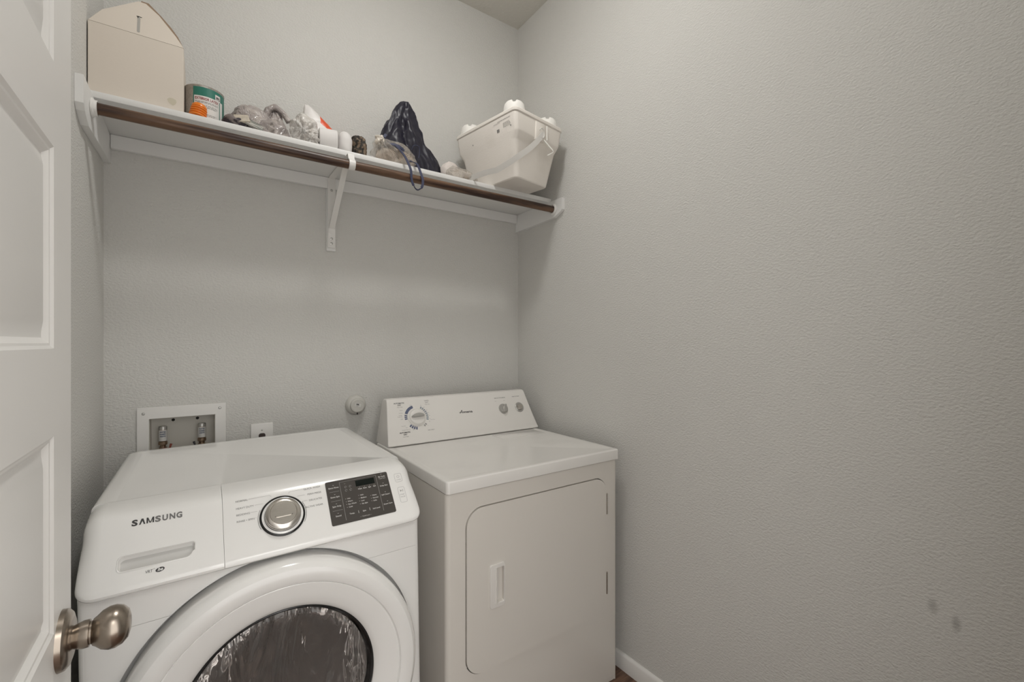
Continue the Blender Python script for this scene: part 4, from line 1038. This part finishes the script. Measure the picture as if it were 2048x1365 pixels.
    for j in range(33):
        k = j / 32; z = 0.212 * k
        xl = -0.085 + 0.035 * k; xr = 0.098 if z < 0.10 else 0.098 - 0.134 * ((z - 0.10) / 0.112)
        hw = max((xr - xl) / 2, 0.006); cxx = (xl + xr) / 2; hd = 0.042 * (1 - k) ** 0.6 + 0.003
        ring = []
        for i in range(N_):
            a = 2 * pi * i / N_; e = 0.7
            x = cxx + hw * (abs(cos(a)) ** e) * (1 if cos(a) > 0 else -1); y = hd * (abs(sin(a)) ** e) * (1 if sin(a) > 0 else -1)
            ring.append(bm.verts.new((x, y, z + 0.0005)))
        rings.append(ring)
    for a, c_ in zip(rings, rings[1:]):
        for i in range(N_): bm.faces.new((a[i], a[(i + 1) % N_], c_[(i + 1) % N_], c_[i]))
    bm.faces.new(rings[0]); bm.faces.new(rings[-1])
    crumple(bm, 0.005, 18, 8.0, floor=0.0005)
    tag(obj('sack_body', bm, WP, t, angle=180))
    # paper roll lying in front, end face to the camera
    RL = mat('paper_roll', (0.74, 0.715, 0.70), 0.7)
    t = thing('paper_roll', 'white rounded roll lying on its side in front of the white sack', 'paper roll', (0.387, 1.772, SH + 0.0445))
    obj('wound_paper', lathe([(0, -0.033), (0.012, -0.033), (0.038, -0.0325), (0.0430, -0.030), (0.0440, -0.026), (0.0440, 0.026), (0.0430, 0.030), (0.038, 0.0325), (0, 0.033)], 48, 'X'), RL, t).rotation_euler = (0, 0, radians(-8))
    t = thing('paper_roll', 'white rounded bundle at the shelf edge right of the paper roll, against the brown cloth', 'paper roll', (0.448, 1.778, SH))
    b6 = crumple(blob(0.025, 0.040, 0.050, (0, 0, 0.046), 4, 0.85), 0.004, 16, 11.0, floor=0.0005)
    obj('wrapped_paper', b6, RL, t, angle=180)
    # brown crumpled cloth
    t = thing('crumpled_cloth', 'crumpled brown and black patterned cloth between the white bundle and the clear bag', 'cloth', (0.506, 1.800, SH))
    b7 = crumple(blob(0.029, 0.040, 0.052, (0, 0, 0.050), 5), 0.022, 30, 12.0, 0.004, 7, (0.01, -0.03, 0.09), 0.0005, cell=0.8)
    obj('cloth_fold', b7, mottle(mat('brown_camouflage', (0.20, 0.145, 0.10), 0.8), (0.035, 0.03, 0.025), 40, 1, (2, 2, 1), 0.46, 0.52), t, angle=180)
    # clear bag with brown contents
    CLR = film('clear_film', (0.80, 0.74, 0.66), 0.42, 0.10, None, 0.9, 55)
    t = thing('clear_bag', 'tied clear plastic bag of brown things in front of the dark blue bag', 'bag', (0.630, 1.748, SH))
    def fn2(p): return Vector((p.x, p.y, p.z * (1.0 - 0.28 * max(p.x, 0))))
    b8 = crumple(blob(0.094, 0.034, 0.050, (0.006, 0, 0.041), 5, 1.0, fn2), 0.012, 17, 14.0, 0.012, 11, (-0.055, -0.02, 0.075), 0.0005)
    obj('bag_film', b8, CLR, t, angle=180)
    b9 = crumple(blob(0.078, 0.024, 0.036, (0.010, 0.002, 0.032), 4), 0.010, 24, 15.0, floor=0.002)
    obj('bag_contents', b9, mottle(mat('brown_contents', (0.30, 0.21, 0.14), 0.7), (0.58, 0.50, 0.42), 26, 1, ONE, 0.45, 0.6), t, angle=180)
    b10 = crumple(blob(0.016, 0.014, 0.017, (-0.060, -0.012, 0.084), 4), 0.007, 50, 16.0, 0.004, 7, (-0.05, -0.03, 0.09))
    obj('knot', b10, mat('knot_film', (0.66, 0.60, 0.52), 0.3), t, angle=180)
    # small clear bag
    t = thing('clear_bag', 'small flattened clear bag with white tissue beside the foam cooler', 'bag', (0.940, 1.752, SH))
    def fn3(p): return Vector((p.x, p.y, p.z * (1.0 - 0.45 * p.x)))
    b11 = crumple(blob(0.070, 0.034, 0.032, (0.006, 0, 0.024), 5, 1.0, fn3), 0.011, 20, 18.0, 0.010, 9, (0.09, -0.02, 0.005), 0.0005)
    obj('bag_film', b11, CLR, t, angle=180)
    b12 = crumple(blob(0.050, 0.026, 0.026, (0.004, 0.002, 0.024), 4), 0.008, 26, 19.0, floor=0.002)
    obj('bag_contents', b12, mottle(mat('pale_contents', (0.66, 0.60, 0.54), 0.7), (0.42, 0.33, 0.25), 30, 1, ONE, 0.5, 0.6), t, angle=180)
    b13 = crumple(blob(0.044, 0.028, 0.048, (-0.026, 0.058, 0.050), 4), 0.008, 22, 20.0)
    obj('tissue', b13, mat('tissue_white', (0.68, 0.62, 0.58), 0.7), t, angle=180)

def build_drawstring():
    NV = mat('navy_nylon', (0.013, 0.012, 0.024), 0.42, bump=[('noise', 30, 0.2, 0.006, ONE)])
    NC = mat('navy_cord', (0.035, 0.04, 0.085), 0.6)
    ox, oy = 0.732, 1.850
    t = thing('drawstring_bag', 'dark navy nylon bag slumped to a peak with a strap hanging over the shelf edge', 'bag', (ox, oy, SH))
    # outline (z, left x, right x) of the slumped bag
    prof = [(0.000, 0.640, 0.872), (0.020, 0.618, 0.876), (0.045, 0.602, 0.874), (0.075, 0.592, 0.862), (0.105, 0.586, 0.832), (0.135, 0.590, 0.802), (0.165, 0.606, 0.782), (0.200, 0.622, 0.768), (0.235, 0.640, 0.754), (0.265, 0.662, 0.742), (0.285, 0.678, 0.730), (0.297, 0.694, 0.716)]
    prof = [(z * 1.09, a * 1.024, b * 1.024) for z, a, b in prof]
    bm = bmesh.new(); rings = []; N_ = 160; M_ = 90; ZT = 0.297 * 1.09
    for j in range(M_):
        z = ZT * j / (M_ - 1)
        for a, b in zip(prof, prof[1:]):
            if a[0] <= z <= b[0] + 1e-9: break
        k = (z - a[0]) / (b[0] - a[0]); xl = a[1] + (b[1] - a[1]) * k; xr = a[2] + (b[2] - a[2]) * k
        cx = (xl + xr) / 2 - ox; hw = (xr - xl) / 2 * 0.97; hd = 0.012 + 0.052 * (1 - min(z / ZT, 1)) ** 0.75
        kk = z / ZT; ring = []
        for i in range(N_):
            an = 2 * pi * i / N_
            f1 = 0.10 * sin(3 * an + 1.3 + 2.4 * kk) + 0.05 * sin(7 * an + 3 * kk + 0.5) + 0.05 * noise.noise(Vector((cos(an) * 2.5, sin(an) * 2.5, z * 22)))
            # one deep fold running down the front
            da = (an - radians(272 - 18 * kk) + pi) % (2 * pi) - pi
            f2 = -0.42 * math.exp(-(da / 0.20) ** 2) * min(1, kk * 2.2 + 0.25) * (1 - 0.5 * kk)
            f2 += 0.20 * math.exp(-((da - 0.42) / 0.16) ** 2) + 0.16 * math.exp(-((da + 0.45) / 0.2) ** 2)
            s = 1 + (f1 * 0.8 + f2) * (0.35 + 0.65 * abs(sin(an)))
            wrk = 0.004 * noise.noise(Vector((cos(an) * 3, sin(an) * 3, z * 30 + 5))) 
            ring.append(bm.verts.new((cx + hw * cos(an) * (1 + 0.25 * f1 * abs(cos(an))), (hd * s + wrk) * sin(an), z + 0.001 + (0.006 * noise.noise(Vector((cos(an) * 2, sin(an) * 2, kk * 6))) if 0.1 < kk < 0.9 else 0))))
        rings.append(ring)
    for a, b in zip(rings, rings[1:]):
        for i in range(N_): bm.faces.new((a[i], a[(i + 1) % N_], b[(i + 1) % N_], b[i]))
    bm.faces.new(rings[0]); bm.faces.new(rings[-1])
    crumple(bm, 0.022, 14, 23.0, floor=0.0006, cell=0.4)
    obj('bag_body', bm, NV, t, angle=180)
    def L(*p): return (p[0] - ox, p[1] - oy, p[2] - SH)
    # strap: out of the bag's left side, over the shelf edge, loop below the rod and back up
    pts = spline([L(0.612, 1.735, SH + 0.090), L(0.636, 1.708, SH + 0.060), L(0.652, 1.690, SH + 0.030), L(0.660, 1.676, SH + 0.004), L(0.664, 1.648, H + 0.672), L(0.664, 1.640, H + 0.632), L(0.674, 1.638, H + 0.606), L(0.688, 1.638, H + 0.597), L(0.706, 1.640, H + 0.612), L(0.712, 1.644, H + 0.640), L(0.708, 1.652, H + 0.668), L(0.704, 1.684, SH + 0.004), L(0.692, 1.712, SH + 0.020), L(0.690, 1.735, SH + 0.035)], 8)
    wd = []
    for i in range(len(pts)):
        k = i / (len(pts) - 1); wd.append(Vector((1, 0.25 * sin(6 * k), 0.5 * sin(7 * k))) if k < 0.45 or k > 0.6 else Vector((0.4, 1, 0)))
    obj('strap', ribbon(pts, wd, 0.0095, 0.0012), NC, t, angle=60)
    pts = spline([L(0.600, 1.745, SH + 0.118), L(0.590, 1.742, SH + 0.100), L(0.600, 1.728, SH + 0.080), L(0.640, 1.715, SH + 0.070), L(0.665, 1.720, SH + 0.060)], 8)
    obj('cord', ribbon(pts, (0, 0.3, 1), 0.011, 0.0015), NC, t, angle=60)
    pts = spline([L(0.700, 1.728, SH + 0.075), L(0.706, 1.722, SH + 0.092), L(0.728, 1.722, SH + 0.094), L(0.732, 1.724, SH + 0.070), L(0.726, 1.720, SH + 0.045)], 6)
    obj('drawstring', tube(pts, 0.0016, 8), NC, t)

def build_cooler():
    FM = mottle(mat('foam', (0.84, 0.795, 0.74), 0.7, bump=[('voronoi', 160, 0.25, 0.001, ONE), ('noise', 8, 0.1, 0.01, ONE)], spec=0.3), (0.66, 0.61, 0.54), 7, 0.45, ONE, 0.56, 0.8)
    WHP = mat('white_handle', (0.72, 0.70, 0.67), 0.35)
    cx, cy, yaw = 1.1765, 1.7310, radians(9.5)
    t = thing('foam_cooler', 'white foam cooler with lid and carry handle on the right end of the shelf', 'cooler', (cx, cy, SH + 0.0004), (0, 0, yaw))
    W, Lg, Hh = 0.305, 0.405, 0.2620
    # body: loft of rounded rectangles; x across, y along
    bm = bmesh.new(); rings = []
    lev = [(0.000, 0.196, 0.305, 0.018), (0.004, 0.204, 0.313, 0.022), (0.012, 0.208, 0.318, 0.024), (0.150, 0.266, 0.356, 0.024), (0.154, 0.268, 0.360, 0.024), (0.178, 0.279, 0.390, 0.022), (0.186, 0.282, 0.394, 0.020), (Hh - 0.012, 0.302, 0.402, 0.020), (Hh - 0.010, 0.302, 0.402, 0.020)]
    for z, w, l, r in lev:
        rings.append([bm.verts.new((x, y, z)) for x, y in rrect(-w / 2, w / 2, -l / 2, l / 2, r, 6)])
    n = len(rings[0])
    for a, b in zip(rings, rings[1:]):
        for i in range(n): bm.faces.new((a[i], a[(i + 1) % n], b[(i + 1) % n], b[i]))
    bm.faces.new(rings[0]); bm.faces.new(rings[-1])
    obj('cooler_body', bm, FM, t, angle=25)
    # bosses for the handle on the short sides
    for s in (-1, 1):
        bb = bmesh.new()
        box(bb, -0.028, 0.028, s * 0.180 if s > 0 else -0.2045, 0.2045 if s > 0 else -0.180, 0.170, Hh - 0.013, 0.003, 2)
        obj('handle_boss', bb, FM, t)
    # lid with raised rim and can-holder knobs
    bm = bmesh.new(); rings = []
    for z, d, r in ((Hh - 0.0088, 0.0, 0.020), (Hh - 0.0060, 0.004, 0.021), (Hh + 0.004, 0.004, 0.021), (Hh + 0.009, 0.000, 0.020), (Hh + 0.011, -0.008, 0.018), (Hh + 0.012, -0.020, 0.016)):
        rings.append([bm.verts.new((x, y, z)) for x, y in rrect(-0.151 - d, 0.151 + d, -0.201 - d, 0.201 + d, r, 6)])
    n = len(rings[0])
    for a, b in zip(rings, rings[1:]):
        for i in range(n): bm.faces.new((a[i], a[(i + 1) % n], b[(i + 1) % n], b[i]))
    bm.faces.new(rings[0]); bm.faces.new(rings[-1])
    lid = obj('lid', bm, FM, t, angle=25)
    ft = mat('foam_lid', (0.88, 0.86, 0.82), 0.65)
    for x, y in ((-0.105, -0.148), (0.105, -0.148), (-0.105, 0.148), (0.105, 0.148)):
        bb = bmesh.new(); seg = 48; rg = []
        for r, z in ((0.047, Hh + 0.008), (0.046, Hh + 0.028), (0.043, Hh + 0.042), (0.037, Hh + 0.050), (0.031, Hh + 0.050), (0.027, Hh + 0.042), (0.0, Hh + 0.041)):
            if r == 0: rg.append([bb.verts.new((x, y, z))]); continue
            rg.append([bb.verts.new((x + r * cos(2 * pi * k / seg), y + r * sin(2 * pi * k / seg), z - (0.008 if z > Hh + 0.04 else 0) * (1 if abs(sin(2 * pi * k / seg * 2)) > 0.93 else 0))) for k in range(seg)])
        for a, b in zip(rg, rg[1:]):
            for k in range(seg):
                if len(b) == 1: bb.faces.new((a[k], a[(k + 1) % seg], b[0]))
                else: bb.faces.new((a[k], a[(k + 1) % seg], b[(k + 1) % seg], b[k]))
        obj('lid_knob', bb, ft, lid, angle=40)
    # handle: a bail pivoting on the middle of both short ends, swung down to the left side
    ye = -0.209
    piv = Vector((0.0, ye, 0.190))
    hp = spline([(0.012, ye - 0.002, 0.203), (-0.010, ye - 0.004, 0.178), (-0.040, ye - 0.0045, 0.146), (-0.080, ye - 0.004, 0.108), (-0.125, ye + 0.008, 0.070), (-0.158, ye + 0.035, 0.040), (-0.185, ye + 0.085, 0.014), (-0.200, ye + 0.130, 0.004)], 8)
    hp += spline([(-0.205, -0.03, 0.0035), (-0.206, 0.06, 0.0035), (-0.198, 0.110, 0.006), (-0.180, 0.150, 0.018), (-0.150, 0.182, 0.045), (-0.110, 0.205, 0.085), (-0.05, 0.213, 0.140), (0.0, 0.213, 0.190)], 8)
    hd = []
    for i_, p in enumerate(hp): hp[i_] = Vector((p.x, p.y, max(p.z, 0.0135)))
    for p in hp:
        q_ = min(1.0, max(0.0, (p.y + 0.20) / 0.15)); hd.append(Vector((0.7, 0, -0.75)).lerp(Vector((0.25, 0, -0.97)), q_))
    h = obj('handle', ribbon(hp, hd, 0.023, 0.0013), WHP, t, angle=60); h['label'] = 'white plastic carry strap'
    # pivot ring, stay and clip
    rb = bmesh.new()
    tube([(piv.x + 0.017 * cos(a) * 0.9, ye - 0.004, piv.z + 0.010 + 0.021 * sin(a)) for a in [radians(q) for q in range(-150, 170, 16)]], 0.0024, 8, rb)
    obj('pivot_ring', rb, WHP, t)
    sb = bmesh.new()
    tube([(0.040, -0.2055, Hh - 0.016), (0.040, -0.2065, 0.182)], 0.0026, 8, sb)
    obj('stay', sb, ft, t)
    cb = ribbon(spline([(0.010, ye - 0.006, 0.172), (0.030, ye - 0.016, 0.150), (0.048, ye - 0.022, 0.134), (0.052, ye - 0.020, 0.126), (0.036, ye - 0.004, 0.113)], 6), (1, 0, 1), 0.006, 0.0014)
    obj('clip', cb, ft, t)
    # printed label on the long left face, near the front corner
    T = Text()
    a0 = Vector((-0.1500, 0, Hh - 0.012)); a1 = Vector((-0.1410, 0, 0.186)); vv = (a0 - a1).normalized(); uu = Vector((0, -1, 0)); nn = uu.cross(vv)
    def fp(y, z):
        k = (z - 0.186) / (Hh - 0.012 - 0.186); return Vector((-0.1411 - 0.0099 * k, y, z))
    rnd = random.Random(9)
    def bar(y0, y1, z, w, m): T.poly([fp(y0, z), fp(y1, z), fp(y1, z + w), fp(y0, z + w)], m, nn, 0.0012)
    y = -0.090
    while y > -0.170:
        q = 0.003 + rnd.random() * 0.006; bar(y, y - q, 0.2370, 0.0022, FAINT); y -= q + 0.0018
    y = -0.064
    while y > -0.100:
        q = 0.002 + rnd.random() * 0.004; bar(y, y - q, 0.2320, 0.0016, FAINT); y -= q + 0.0015
    for z in (0.222, 0.217, 0.212, 0.207):
        y = -0.122
        while y > -0.160:
            q = 0.003 + rnd.random() * 0.008; bar(y, min(y - q, -0.16) if False else y - q, z, 0.0018, FAINT); y -= q + 0.002
    for (y_, z_) in ((0.085, 0.193), (-0.165, 0.199)): bar(y_, y_ - 0.0035, z_, 0.006, INK)
    for i in range(4): bar(-0.082 - i * 0.004, -0.085 - i * 0.004, 0.196, 0.013, GREYINK)
    T.build(t, 'printed_label')

build_room(); build_door(); build_ceiling_light(); build_washer(); build_dryer(); build_shelf(); build_fittings()
build_box(); build_can(); build_bags(); build_drawstring(); build_cooler()
